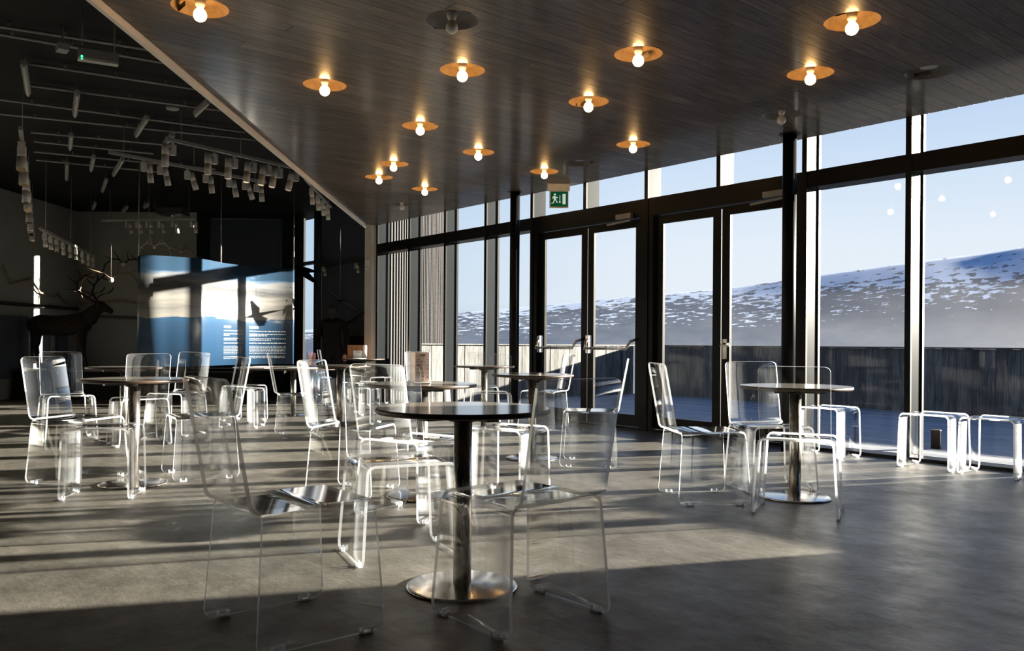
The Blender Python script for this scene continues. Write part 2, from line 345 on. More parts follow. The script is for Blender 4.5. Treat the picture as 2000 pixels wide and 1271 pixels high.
# trim along the ceiling edge
tr = MB(); a = Vector((DX0-.05, DY0, CZ-.010)); b = Vector((DX1+.6, DY1-.49, CZ-.010)); nrm = Vector((-(b-a).y, (b-a).x, 0)).normalized()
if nrm.x > 0: nrm = -nrm
tr.obox((a+b)/2+nrm*.016, (b-a)/2, nrm*.015, (0,0,.040)); struct(tr.build('trim_1', MT['beam']), 'grey beige trim along the slanting ceiling edge', 'trim')
a.z = b.z = CZ+.03
up_ = MB(); up_.obox((a+b)/2+nrm*.03+Vector((0,0,.3)), (b-a)/2, nrm*.03, (0,0,.27)); struct(up_.build('wall_upstand', MT['black']), 'black upstand above the ceiling trim', 'wall')
pc = MB(); pc.box((-12.98, -.10, 0), (-12.745, .22, CZ+.02)); struct(pc.build('wall_pier', MT['wpaint']), 'beige pier at the far end of the window front', 'wall')

BX = [-12.72+1.02*k for k in range(13)]        # mullion axes
GD = .20
TZ0, TZ1 = 2.545, 2.705
def mull(x, z0, z1, parent, wd=.05):
    MB().box((x-wd/2, 0, z0), (x+wd/2, GD+.02, z1)).build('mullion', MT['fin'], parent)
    MB().box((x-wd/2-.002, -.012, z0), (x+wd/2+.002, .012, z1)).build('mullion_cap', MT['metal'], parent)
def pane(x0, x1, z0, z1, parent, y=GD, name='pane'):
    return MB().box((x0, y-.006, z0), (x1, y+.006, z1)).build(name, MT['glass'], parent)
WLAB = ['narrow first window bay beside the beige pier', 'second window bay showing vertical cladding outside', 'third window bay left of the far double doors', 'fourth window bay behind the far black column',
        'fifth bay', 'sixth bay', 'seventh bay', 'eighth bay', 'tall window bay right of the near black column', 'tall window bay at the right edge of the picture', 'window bay past the right edge', 'last window bay by the solid wall']
wnum = 0
for k in range(12):
    x0, x1 = BX[k], BX[k+1]
    if 4 <= k <= 7: continue
    wnum += 1
    wg = sgroup('window_%d' % wnum, WLAB[k], 'window')
    mull(x0, 0, CZ+.06, wg)
    if k == 11: mull(x1, 0, CZ+.06, wg)
    MB().box((x0+.025, -.004, TZ0), (x1-.025, GD+.02, TZ1)).build('transom', MT['metal'], wg)
    MB().box((x0+.025, 0, 0), (x1-.025, GD+.02, .03)).build('sill', MT['metal'], wg)
    MB().box((x0+.025, .0, CZ+.06), (x1-.025, GD+.02, CZ+.10)).build('head', MT['metal'], wg)
    for q0, q1 in ((x0+.025, x0+.040), (x1-.040, x1-.025)): MB().box((q0, GD-.015, .03), (q1, GD+.02, CZ+.06)).build('glazing_bead', MT['metal'], wg)
    pane(x0+.035, x1-.035, .03, TZ0, wg); pane(x0+.035, x1-.035, TZ1, CZ+.06, wg)
def door_pair(n, xa, xb, label, lever):
    g = sgroup('door_%d' % n, label, 'door')
    mull(xa, 0, CZ+.06, g); 
    J = .10
    MB().box((xa+.025, 0, 0), (xa+J, .12, TZ0)).build('jamb', MT['metal'], g); MB().box((xb-J, 0, 0), (xb-.025, .12, TZ0)).build('jamb', MT['metal'], g)
    MB().box((xa+.025, -.004, 2.50), (xb-.025, GD+.02, TZ1)).build('door_head', MT['metal'], g)
    MB().box((xa+J, 0, 0), (xb-J, GD+.02, .025)).build('threshold', MT['metal'], g)
    xm = (xa+xb)/2
    MB().box((xa+.025, .0, CZ+.06), (xb-.025, GD+.02, CZ+.10)).build('head', MT['metal'], g)
    mull(xm, TZ1, CZ+.06, g); 
    for p, q in ((xa+.05, xm-.03), (xm+.03, xb-.05)): pane(p, q, TZ1, CZ+.06, g, name='transom_pane')
    for side, (p, q) in enumerate(((xa+J, xm), (xm, xb-J))):
        p += .006; q -= .006; sw = .105
        lf = MB().box((p, .05, .03), (p+sw, .085, 2.49)).box((q-sw, .05, .03), (q, .085, 2.49)).box((p+sw, .05, .03), (q-sw, .085, .17)).box((p+sw, .05, 2.40), (q-sw, .085, 2.49)).build('door_leaf', MT['metal'], g)
        pane(p+sw, q-sw, .17, 2.40, lf, .07, 'door_pane')
        if n == 1:
            pb = MB(); z = .955
            pb.tube([(p+.06, -.055, z), (q-.16, -.055, z), (q-.09, -.045, z+.09), (q-.05, .05, z+.12)], .017, 10)
            pb.build('push_bar', MT['steel'], lf)
            ar = MB(); ar.tube([(p+.06, .05, z+.10), (p+.06, -.03, z+.10), (p+.06, -.06, z-.02)], [.02, .022, .016], 10); ar.box((p+.035, -.02, z-.06), (p+.085, .052, z+.16))
            ar.build('push_bar_arm', MT['steel'], lf)
        elif side == 1:
            hd = MB(); hd.box((p+.03, .03, .86), (p+.075, .052, 1.07)); hd.tube([(p+.052, .05, 1.0), (p+.052, -.03, 1.0), (p+.17, -.035, 1.0)], .010, 8); hd.box((p+.01, .03, .995), (p+.1, .052, 1.03))
            hd.build('lever_handle', MT['white'], lf)
        if side == 1:
            cl = MB(); cl.box((q-.34, -.055, 2.50), (q-.10, -.006, 2.56)); cl.build('door_closer', MT['duct'], g)
            MB().bar((q-.50, -.03, 2.455), (q-.12, -.03, 2.475), .02, .02).build('closer_arm', MT['duct'], g)
door_pair(1, BX[4], BX[6], 'dark framed glass double doors with steel push bars', 0)
door_pair(2, BX[6], BX[8], 'dark framed glass double doors with lever handle behind near column', 1)
def solid_wall(name, a, b, m, lab): return struct(MB().box(a, b).build(name, m), lab, 'wall')
solid_wall('wall_right', (-.48, 0, 0), (5.2, .25, CZ), MT['hallb'], 'solid wall past the end of the glass front')
solid_wall('wall_side', (5.0, -13, 0), (5.2, 0, CZ), MT['hallb'], 'dark side wall behind the photographer')
solid_wall('wall_rear', (-9, -13.2, 0), (5.2, -13, HZ), MT['hallb'], 'dark rear wall behind the photographer')
for n_, px, lab in ((1, -8.69, 'slim round black column beside the far double doors'), (2, -4.565, 'round black column in front of the near double doors')):
    g = sgroup('column_%d' % n_, lab, 'column'); g.location = (px, -.26, 0)
    MB().lathe([(.065, 0), (.065, CZ+.03)], 28).build('column_shaft', MT['metal'], g); MB().lathe([(.10, CZ-.006), (.10, CZ+.01)], 24).build('column_collar', MT['metal'], g)

# ------------------------------------------------------------------ dark exhibition hall (its axes follow the slanting ceiling edge)
HL, HD = -8.55, 16.57
def hwall(name, l0, d0, l1, d1, z0, z1, m, lab, th=.15):
    a, b = cf(l0, d0, 0), cf(l1, d1, 0); mb = MB(); d = b-a; n = Vector((-d.y, d.x, 0)).normalized()*th/2
    mb.obox((a+b)/2+Vector((0,0,(z0+z1)/2)), d/2, n, (0,0,(z1-z0)/2)); return struct(mb.build(name, m), lab, 'wall')
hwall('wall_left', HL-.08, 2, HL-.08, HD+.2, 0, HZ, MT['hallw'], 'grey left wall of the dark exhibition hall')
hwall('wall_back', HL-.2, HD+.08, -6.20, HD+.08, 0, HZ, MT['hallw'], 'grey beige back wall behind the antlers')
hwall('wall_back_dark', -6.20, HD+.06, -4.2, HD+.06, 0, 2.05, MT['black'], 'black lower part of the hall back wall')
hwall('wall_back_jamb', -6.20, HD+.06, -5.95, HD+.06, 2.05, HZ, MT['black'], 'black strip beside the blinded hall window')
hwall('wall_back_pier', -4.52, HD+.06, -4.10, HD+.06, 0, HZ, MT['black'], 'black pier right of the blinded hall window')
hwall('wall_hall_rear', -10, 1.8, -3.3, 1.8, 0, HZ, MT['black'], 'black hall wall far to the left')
# blinded window in the back wall
bw = sgroup('window_11', 'high hall window covered by a dark blue blind', 'window')
def fpan(name, l0, l1, d, z0, z1, m, parent, th=.02):
    a = cf(l0, d, z0); b = cf(l1, d, z0); dd = b-a; n = Vector((-dd.y, dd.x, 0)).normalized()*th/2
    return MB().obox((a+b)/2+Vector((0,0,(z1-z0)/2)), dd/2, n, (0,0,(z1-z0)/2)).build(name, m, parent)
fpan('blind', -5.93, -4.565, HD-.02, 2.05, 3.40, MT['hallb'], bw, .01)
fpan('pane', -5.95, -4.52, HD+.08, 2.05, 3.44, MT['glass'], bw, .01)
fpan('head', -5.95, -4.52, HD+.06, 3.425, HZ, MT['black'], bw, .1)
# Y=0 wall of the hall, left of the pier
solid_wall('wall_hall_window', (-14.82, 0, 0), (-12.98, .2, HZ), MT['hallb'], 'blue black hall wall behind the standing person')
hg = sgroup('window_12', 'tall narrow hall window showing pale blue sky and sea', 'window')
MB().box((-15.10, -.02, 0), (-14.82, .2, HZ)).build('frame', MT['fin'], hg); MB().box((-16.45, -.02, 0), (-16.15, .2, HZ)).build('frame', MT['metal'], hg)
MB().box((-16.15, .02, 2.54), (-15.10, .12, 2.60)).build('transom', MT['metal'], hg); MB().box((-16.15, .02, 0), (-15.10, .15, .50)).build('sill', MT['metal'], hg)
MB().box((-16.15, .08, .5), (-15.10, .09, HZ)).build('pane', MT['glass'], hg); MB().box((-14.80, -.014, .05), (-14.785, -.001, 2.56)).build('edge_strip', MT['duct'], hg)
solid_wall('wall_hall_corner', (-17.6, -.02, 0), (-16.45, .2, HZ), MT['black'], 'black hall corner wall')
hwall('wall_hall_return', -4.2, HD, -5.2, HD+1.6, 0, HZ, MT['black'], 'black return wall in the hall corner')
hc = MB(); P = [cf(-10, 1.5, HZ), cf(-10, HD+2, HZ), Vector((-17.8, .4, HZ)), Vector((-12.8, .4, HZ)), Vector((-3.4, -7.7, HZ))]
hc.add(P, [(0,1,2,3,4)]); hc.add([p+Vector((0,0,.1)) for p in P], [(0,1,2,3,4)])
struct(hc.build('ceiling_hall', MT['black']), 'black ceiling of the exhibition hall', 'ceiling')
# black plinth carrying the exhibits
pl = thing('plinth', 'long low black exhibit plinth along the hall back wall', 'plinth', cf(-6.5, 15, 0))
a = cf(HL+.02, 15.35, .24)-pl.location; mb = MB(); mb.obox(cf(-6.42, 15.42, .24)-pl.location, (cf(2.02, 0, 0)-cf(0, 0, 0)), (cf(0, 1.1, 0)-cf(0, 0, 0)), (0,0,.24)); mb.build('plinth_body', MT['black'], pl)
mb = MB(); mb.obox(cf(-6.42, 15.42, .49)-pl.location, (cf(2.03, 0, 0)-cf(0, 0, 0)), (cf(0, 1.12, 0)-cf(0, 0, 0)), (0,0,.01)); mb.build('plinth_top', MT['blackm'], pl)
# wall rail and info boards on the left wall
rl = thing('wall_rail', 'thin dark rail running round the hall walls', 'rail', cf(HL, 14, 1.5))
MB().bar(cf(HL+.05, 8, 1.62)-rl.location, cf(HL+.05, HD-.05, 1.62)-rl.location, .05, .06).build('rail_section', MT['blackm'], rl)
MB().bar(cf(HL, HD-.05, 1.50)-rl.location, cf(-6.2, HD-.05, 1.42)-rl.location, .05, .06).build('rail_section', MT['blackm'], rl)
for n_, (d0, d1, z0, z1) in enumerate(((13.75, 14.85, .35, 1.42), (15.0, 15.55, .6, 1.32), (15.8, 16.15, .55, 1.30))):
    o = MB().obox(cf(HL+.03, (d0+d1)/2, (z0+z1)/2), cf(0, (d1-d0)/2, 0)-cf(0,0,0), cf(.02,0,0)-cf(0,0,0), (0,0,(z1-z0)/2)).build('info_board', MT['pict'])
    tag(o, '%s dark info board on the hall left wall behind the reindeer' % ('largest', 'middle', 'smallest')[n_], 'board', 'boards on the hall left wall')
# dark framed print with two birds on the back wall
pr = thing('framed_print', 'dark framed print of two geese above the curved panel', 'picture', cf(-5.1, HD-.12, 1.1))
def fbox(l0, l1, d, z0, z1, th):
    a = cf(l0, d, z0); b = cf(l1, d, z0); dd = b-a; n = Vector((-dd.y, dd.x, 0)).normalized()*th/2
    return MB().obox((a+b)/2+Vector((0,0,(z1-z0)/2)), dd/2, n, (0,0,(z1-z0)/2))
fbox(-5.86, -4.33, HD-.06, 1.10, 2.02, .05).buildw('frame', MT['blackm'], pr)
fbox(-5.78, -4.40, HD-.095, 1.18, 1.95, .01).buildw('print_sheet', MT['pict'], pr)
for l0 in (-5.42, -4.72):
    g = MB(); q = [cf(l0+.085*math.cos(t*math.pi/6), HD-.105, 1.50+.035*math.sin(t*math.pi/6)) for t in range(12)]; g.add(q, [tuple(range(12))])
    g.tube([cf(l0-.06, HD-.107, 1.51), cf(l0-.09, HD-.107, 1.57), cf(l0-.12, HD-.107, 1.585)], [.02, .014, .008], 6); g.tube([cf(l0, HD-.107, 1.47), cf(l0+.01, HD-.107, 1.42)], .006, 5)
    g.buildw('goose_figure', MT['fur'], pr)

# curved printed panel hung on wires
SC = [(267.7,13.0),(298,13.05),(328,13.18),(355,13.3),(378,13.42),(398,13.62),(416,13.9),(434,14.2),(450,14.42),(467,14.6),(485,14.82),(504,15.0),(530,15.15),(552,15.24),(574,15.3)]
def sm(pts, n):
    out = []
    for i in range(len(pts)-1):
        p0, p1, p2, p3 = pts[max(i-1,0)], pts[i], pts[i+1], pts[min(i+2, len(pts)-1)]
        for k in range(n):
            t = k/n; out.append(tuple(.5*((2*b)+(c-a_)*t+(2*a_-5*b+4*c-d)*t*t+(3*b-a_-3*c+d)*t**3) for a_, b, c, d in zip(p0, p1, p2, p3)))
    out.append(pts[-1]); return out
curve = [cf((px-1000)/FPX*d*.893, d*.893, 0) for px, d in SC]; curve = [Vector(p) for p in sm([tuple(c) for c in curve], 4)]
PZ0, PZ1 = .65, 2.19
sroot = thing('curved_panel', 'wavy hanging exhibition panel printed with an arctic landscape', 'exhibit panel', curve[len(curve)//2]+Vector((0,0,PZ0)))
me = bpy.data.meshes.new('panel_sheet'); vs = []; fs = []; uvs = []
ln = [0]
for i in range(1, len(curve)): ln.append(ln[-1]+(curve[i]-curve[i-1]).length)
NZ = 2
for side in (0, 1):
    for i, p in enumerate(curve):
        t = (curve[min(i+1, len(curve)-1)]-curve[max(i-1, 0)]).normalized(); nn = Vector((-t.y, t.x, 0))*.004*(1 if side else -1)
        for z in (PZ0, PZ1): vs.append(tuple(p+nn+Vector((0,0,z))-sroot.location)); uvs.append((ln[i]/ln[-1], 0 if z == PZ0 else 1))
nC = len(curve)
for i in range(nC-1):
    a = 2*i; fs.append((a, a+2, a+3, a+1)); b = 2*nC+2*i; fs.append((b, b+1, b+3, b+2)); fs.append((a+1, a+3, b+3, b+1)); fs.append((a, b, b+2, a+2))
fs += [(0, 1, 2*nC+1, 2*nC), (2*nC-2, 4*nC-2, 4*nC-1, 2*nC-1)]
me.from_pydata(vs, [], fs); me.update(); ul = me.uv_layers.new(name='UVMap')
for lp_ in me.loops: ul.data[lp_.index].uv = uvs[lp_.vertex_index]
me.materials.append(MT['panel']); me.polygons.foreach_set('use_smooth', [True]*len(me.polygons))
inst('panel_sheet', me, sroot)
# which face of the sheet looks at the cafe: print the text just proud of it
def on_panel(u, z, off=.0065):
    s_ = u*ln[-1]
    for i in range(len(curve)-1):
        if ln[i+1] >= s_: break
    f = (s_-ln[i])/(ln[i+1]-ln[i]); p = curve[i].lerp(curve[i+1], f); t = (curve[i+1]-curve[i]).normalized(); nn = Vector((-t.y, t.x, 0))
    if nn.dot(Vector((0, -WIN, 0))-p) < 0: nn = -nn
    return p+nn*off+Vector((0,0,z))-sroot.location
def strip(mb, u0, u1, z0, z1, n=5):
    for k in range(n):
        a, b = u0+(u1-u0)*k/n, u0+(u1-u0)*(k+1)/n
        mb.add([on_panel(a, z0), on_panel(b, z0), on_panel(b, z1), on_panel(a, z1)], [(0,1,2,3)])
tx = MB(); rr_ = random.Random(3)
def words(mb, u0, u1, z, h):
    u = u0
    while u < u1-.004:
        wl = rr_.uniform(.006, .022); strip(mb, u, min(u+wl, u1), z, z+h, 1); u += wl+.0035
for u0, u1 in ((.53, .68), (.735, .955)):
    words(tx, u0, u0+.07 if u0 < .6 else u0+.07, 1.215, .036); z = 1.165
    words(tx, u0, u1, z, .013); z -= .045
    for par in range(3):
        for k in range(2 if par < 2 else 1): words(tx, u0, u1 if k == 0 else u0+(u1-u0)*rr_.uniform(.3, .8), z, .011); z -= .024
        z -= .022
    for par in range(2):
        for k in range(6 if par == 0 else 2): words(tx, u0, u1, z, .007); z -= .0235
        z -= .02
pt = tx.build('printed_text', MT['text'], sroot); pt['kind'] = 'stuff'
for k, u in enumerate((.004, .5, .996)):
    p = on_panel(u, PZ1-.02, 0); MB().tube([p, p+Vector((0,0,HZ-PZ1))], .005, 6).tube([p, p+Vector((0,0,.30))], .011, 6).build('hanging_wire', MT['duct'], sroot)

# ------------------------------------------------------------------ hall ceiling services
def uz(px, py, z):      # photo point of a thing known to hang at height z -> world
    dx = (px-1000)/FPX; dy = (671.1-py)/FPX
    u = dx*math.cos(ro)-dy*math.sin(ro); v = dx*math.sin(ro)+dy*math.cos(ro); d = (z-CAMH)/v
    return cf(u*d, d, z)
CON = [((-60,42),(300,98)),((-60,56),(318,122)),((56,124),(385,174)),((60,167),(430,215)),((-60,186),(480,258)),((-60,216),(520,275)),((60,258),(318,282)),((66,276),(300,300)),((66,296),(420,330)),((70,312),(330,338))]
for k, (a, b) in enumerate(CON):
    A, B = uz(*a, HZ-.05), uz(*b, HZ-.05); r_ = thing('ceiling_conduit', '%s thin conduit from the top under the black hall ceiling' % ORD[k], 'conduit', A, 0, 'conduits under the hall ceiling')
    MB().tube([A, B], .014, 6).buildw('pipe', MT['duct'], r_)
    for t in (.2, .5, .8): MB().tube([A.lerp(B, t), A.lerp(B, t)+Vector((0,0,.05))], .012, 5).buildw('clip', MT['duct'], r_)
TUB = [((46,122),(55,180)),((151,180),(146,222)),((288,228),(266,262)),((408,196),(382,221)),((139,262),(137,288)),((183,305),(178,330)),((240,310),(222,340)),((131,318),(130,350)),((208,350),(200,372)),((186,396),(182,406)),((248,404),(240,412)),((338,262),(322,280)),((290,398),(282,404))]
for k, (a, b) in enumerate(TUB):
    A, B = uz(*a, HZ-.12), uz(*b, HZ-.12); mid = (A+B)/2
    if (B-A).length > 1.3: B = A+(B-A).normalized()*1.25
    r_ = thing('batten_light', '%s unlit tube batten hanging under the hall ceiling, counted from the near left' % ORD[k], 'lamp', A, 0, 'unlit battens under the hall ceiling')
    MB().bar(A, B, .05, .04).buildw('batten_body', MT['duct'], r_); MB().tube([A+Vector((0,0,-.03)), B+Vector((0,0,-.03))], .014, 8).buildw('tube', MT['spot'], r_)
    for t in (.15, .85): q = A.lerp(B, t); MB().tube([q, q+Vector((0,0,.12))], .006, 5).buildw('hanger', MT['duct'], r_)
A, B = uz(152, 104, 3.2), uz(231, 116, 3.2)
r_ = thing('emergency_lamp', 'long grey emergency lamp with a green diode under the hall ceiling', 'lamp', A)
MB().bar(A, B, .09, .07).buildw('lamp_body', MT['duct'], r_); MB().bar(A+Vector((0,0,-.04)), B+Vector((0,0,-.04)), .07, .02).buildw('diffuser', MT['spot'], r_)
q = A.lerp(B, .18)+Vector((0,0,-.03))-(cf(0,.05,0)-cf(0,0,0)); MB().sphere(q, .008).sphere(q+Vector((0,0,-.02)), .006).buildw('diode', MT['led'], r_)
for t in (.1, .9): MB().tube([A.lerp(B, t), A.lerp(B, t)+Vector((0,0,HZ-3.2))], .006, 5).buildw('hanger', MT['duct'], r_)
q = uz(122, 94, 3.35); o = MB().obox(q, (.06,0,0), (0,.04,0), (0,0,.025)).tube([q, q+Vector((0,0,HZ-3.35))], .01, 6).build('junction_box', MT['duct']); tag(o, 'small grey junction box left of the emergency lamp', 'box')
q = uz(337, 208, HZ); o = MB().lathe([(.06,-.035),(.07,-.02),(.07,0)], 16, 0, q).build('smoke_detector', MT['duct']); tag(o, 'small round smoke detector on the black hall ceiling', 'detector')

def spotlight(p, tilt, yaw, label, group, s=1.0, flip=1):
    r_ = thing('track_spotlight', label, 'spotlight', p, yaw, group)
    MB().box((-.026*s,-.026*s,-.13*s), (.026*s,.026*s,-.03*s)).box((-.012,-.012,-.035), (.012,.012,0)).build('driver_box', MT['spot'], r_)
    d = Vector((math.sin(tilt), 0, -math.cos(tilt))); c = Vector((.078*s*flip, 0, -.12*s)); mb = MB()
    mb.tube([c-d*.085*s, c+d*.018*s], .032*s, 14); mb.build('lamp_body', MT['spot'], r_); MB().tube([c+d*.028*s, c+d*.13*s], .035*s, 14).build('lamp_head', MT['spot'], r_)
    MB().tube([c+d*.017*s, c+d*.029*s], .029*s, 12).build('reflector_ring', MT['gold'], r_); MB().tube([c+d*.129*s, c+d*.132*s], .030*s, 12).build('lens', MT['gold'], r_)
    MB().tube([(.015*s*flip,0,-.06*s), c], .010*s, 6).build('swivel', MT['duct'], r_)
    return r_
def track(px0, px1, z, label, pxs, tilt, tname, s=1.0, flip=1, axis=0):
    A, B = uz(*px0, z), uz(*px1, z); dA = (A-Vector((0,-WIN,z))).dot(fw); dB = (B-Vector((0,-WIN,z))).dot(fw)
    r_ = thing('lighting_track', label, 'track', A)
    MB().bar(A, B, .035, .035).buildw('track_rail', MT['duct'], r_)
    for t in (.08, .5, .92): MB().tube([A.lerp(B, t), A.lerp(B, t)+Vector((0,0,HZ-z))], .004, 5).buildw('suspension', MT['duct'], r_)
    yaw = math.atan2((B-A).y, (B-A).x)
    for k, q in enumerate(pxs):
        a0, a1 = px0[axis], px1[axis]; t = dA*(q-a0)/(dA*(q-a0)+dB*(a1-q))
        spotlight(A.lerp(B, t)+Vector((0,0,-.0185)), tilt(k), yaw, '%s white spotlight from the left on the %s' % (ORD[k], tname), 'spotlights on the '+tname, s, flip)
track((213,297), (519,356), 3.15, 'lower white lighting track across the dark hall', [281,313,366,402,448,478,501], lambda k: .10+.13*(k % 3), 'lower lighting track')
track((330,272), (590,331), 3.15, 'upper white lighting track ending at the ceiling trim', [337,419,458,495,524,546,578], lambda k: .0 if k < 3 else -.10-.05*(k-3), 'upper lighting track', 1.1, -1)
track((40,250), (64,440), 2.95, 'left lighting track receding along the hall wall', [266,298,338,362,388,405,418,430], lambda k: -.5+.2*(k % 3), 'left receding track', 1.25, 1, 1)
track((78,446), (184,500), 2.50, 'far left lighting track near the reindeer', [86,98,110,122,136,148,160,172,182], lambda k: .3-.3*(k % 3), 'far left track', .8)
track((200,431), (384,428), 3.0, 'thin lighting track in front of the hall back wall', [248,268,288,312,338,375], lambda k: .25-.1*(k % 3), 'back wall track', .85)
track((596,348), (646,404), 3.08, 'short lighting track under the ceiling trim near the pier', [608,620,630,639], lambda k: .45, 'trim lighting track', .9)
# projector
q = uz(338, 414, 3.05); r_ = thing('projector', 'black projector hanging in front of the hall back wall', 'projector', q)
MB().obox(q, cf(.20,0,0)-cf(0,0,0), cf(0,.16,0)-cf(0,0,0), (0,0,.05)).buildw('projector_body', MT['blackm'], r_); MB().tube([q+Vector((0,0,-.05)), q+Vector((0,0,-.07))], .035, 12).buildw('lens', MT['steel'], r_); MB().tube([q, q+Vector((0,0,HZ-3.05))], .015, 6).buildw('pole', MT['blackm'], r_)

# ------------------------------------------------------------------ exhibits
def skin_obj(name, joints, edges, m, parent=None, sub=2, root=0):
    me = bpy.data.meshes.new(name); me.from_pydata([j[0] for j in joints], edges, []); o = bpy.data.objects.new(name, me); COL.objects.link(o)
    if parent: o.parent = parent
    md = o.modifiers.new('skin', 'SKIN'); md.use_smooth_shade = True
    for i, j in enumerate(joints):
        rr = j[1] if isinstance(j[1], tuple) else (j[1], j[1]); me.skin_vertices[0].data[i].radius = rr; me.skin_vertices[0].data[i].use_root = i == root
    if sub: sb = o.modifiers.new('sub', 'SUBSURF'); sb.levels = sub; sb.render_levels = sub
    me.materials.append(m); return o
# reindeer, walking to the right of the picture
rd = thing('stuffed_reindeer', 'dark stuffed reindeer with large antlers standing on the plinth', 'reindeer', cf(-8.26, 14.62, .5))
rd.scale = (.84, .9, .95)
rd.rotation_euler = (0, 0, math.atan2(rt.y, rt.x))     # local x along the hall width
J = [((.25,0,.80),(.17,.20)),((.0,0,.82),(.15,.18)),((.50,0,.80),(.18,.21)),((.75,0,.82),(.17,.21)),((.98,0,.86),(.15,.20)),((1.12,0,.98),(.11,.16)),((1.24,0,1.10),(.085,.12)),((1.36,0,1.17),(.07,.085)),((1.50,0,1.10),(.05,.06)),((1.60,0,1.05),(.042,.045)),
     ((-.10,0,.80),(.09,.12)),((-.16,0,.72),(.03,.03)),
     ((.02,.11,.60),(.085,.10)),((-.04,.12,.42),(.04,.045)),((.01,.12,.22),(.025,.025)),((.03,.12,.02),(.034,.034)),
     ((.10,-.11,.60),(.085,.10)),((.06,-.12,.42),(.04,.045)),((.12,-.12,.22),(.025,.025)),((.14,-.12,.02),(.034,.034)),
     ((.93,.10,.60),(.07,.08)),((.95,.11,.38),(.035,.035)),((.97,.11,.20),(.024,.024)),((1.0,.11,.02),(.034,.034)),
     ((1.0,-.10,.60),(.07,.08)),((1.04,-.11,.38),(.035,.035)),((1.10,-.11,.20),(.024,.024)),((1.14,-.11,.02),(.034,.034)),
     ((1.10,0,.78),(.05,.10)),((1.32,.09,1.24),(.02,.035)),((1.32,-.09,1.24),(.02,.035))]
Ed = [(0,1),(0,2),(2,3),(3,4),(4,5),(5,6),(6,7),(7,8),(8,9),(1,10),(10,11),(1,12),(12,13),(13,14),(14,15),(1,16),(16,17),(17,18),(18,19),(4,20),(20,21),(21,22),(22,23),(4,24),(24,25),(25,26),(26,27),(5,28),(7,29),(7,30)]
skin_obj('reindeer_body', J, Ed, MT['fur'], rd)
def antler(s_):
    mb = MB(); y = .06*s_
    beam = [(1.30,y,1.22),(1.16,y*2.6,1.34),(1.02,y*4.6,1.52),(1.04,y*5.6,1.74),(1.16,y*5.2,1.90),(1.30,y*4.2,2.00)]
    mb.tube(beam, [.024,.024,.022,.02,.017,.008], 8)
    for a, b, c in (((1.16,y*2.6,1.34),(1.28,y*2.8,1.46),(1.42,y*2.6,1.50)), ((1.10,y*3.4,1.42),(.92,y*3.6,1.55),(.72,y*3.6,1.56)), ((1.04,y*5.6,1.70),(.92,y*5.8,1.82),(.86,y*5.9,1.93)), ((1.10,y*5.5,1.83),(1.10,y*5.8,1.97),(1.06,y*6,2.06)), ((1.2,y*5.0,1.93),(1.34,y*5.2,1.86),(1.42,y*5.0,1.92)), ((1.42,y*2.6,1.50),(1.5,y*2.8,1.58),(1.52,y*2.6,1.66))):
        mb.tube([a, b, c], [.017,.014,.005], 7)
    mb.v = [(a, b, c if c < 1.22 else 1.22+(c-1.22)*.68) for a, b, c in mb.v]
    return mb.build('antler', MT['fur'], rd)
antler(1); antler(-1)
mb = MB()
for k in range(34):
    a = random.uniform(1.35, 2.3); q = Vector((a, random.uniform(-.3,.3), .0)); mb.tube([q, q+Vector((random.uniform(-.06,.12), 0, random.uniform(.05,.12))), q+Vector((random.uniform(-.1,.3), 0, random.uniform(.1,.22)))], [.006,.004,.002], 4)
sh = mb.build('dry_shrub', MT['antler']); sh.location = cf(-7.9, 14.75, .515); sh.rotation_euler = rd.rotation_euler; tag(sh, 'dry twigs spread on the plinth at the reindeer feet', 'twigs')
# hanging antler sets
def hang_antler(px, py, d, sc, m, wire, label, seed):
    rr = random.Random(seed); z = CAMH+(666-py)/FPX*d; c = cf((px-1000)/FPX*d, d, z)
    r_ = thing('hanging_antler', label, 'antler', c, math.atan2(rt.y, rt.x)+rr.uniform(-.4,.4), 'antlers hung in front of the back wall')
    for s_ in (-1, 1):
        mb = MB(); b = [(0,0,0),(.12*s_,.03,.10),(.30*s_,.06,.12),(.46*s_,.05,-.02),(.52*s_,.03,-.22),(.46*s_,0,-.40)]
        b = [tuple(sc*v for v in q) for q in b]; mb.tube(b, [.018*sc,.018*sc,.017*sc,.016*sc,.013*sc,.006*sc], 7)
        for k in (1, 2, 3, 4):
            q = Vector(b[k]); dv = Vector((rr.uniform(-.2,.3)*s_, rr.uniform(-.05,.05), rr.uniform(.05,.3)*(1 if k < 3 else -.3)))*sc
            mb.tube([q, q+dv*.6, q+dv+Vector((.06*s_,0,.03))*sc], [.013*sc,.010*sc,.004*sc], 6)
        mb.build('antler_beam', m, r_)
    MB().sphere((0,0,-.02*sc), .05*sc, .04*sc, .05*sc).build('skull_plate', MT['pale'], r_)
    if wire: MB().tube([(0,0,0), (0,0,HZ-c.z)], .004, 5).build('wire', MT['duct'], r_)
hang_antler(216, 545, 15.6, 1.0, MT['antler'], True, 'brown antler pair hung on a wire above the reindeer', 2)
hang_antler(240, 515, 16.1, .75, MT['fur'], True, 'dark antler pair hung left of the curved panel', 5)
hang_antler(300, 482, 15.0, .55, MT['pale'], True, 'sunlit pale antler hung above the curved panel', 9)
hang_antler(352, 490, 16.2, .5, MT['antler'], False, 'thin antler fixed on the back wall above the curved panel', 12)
mb = MB(); pts = [(0,590),(6,520),(20,555),(40,550),(58,545),(78,572),(105,580),(112,573),(130,592),(160,594),(200,588),(240,586),(268,592)]
pts = [cf((p-1000)/FPX*min(HD-.05, 8.5/(1000-p)*FPX), min(HD-.05, 8.5/(1000-p)*FPX), CAMH+(665-q)/FPX*min(HD-.05, 8.5/(1000-p)*FPX)) for p, q in pts[1:]]
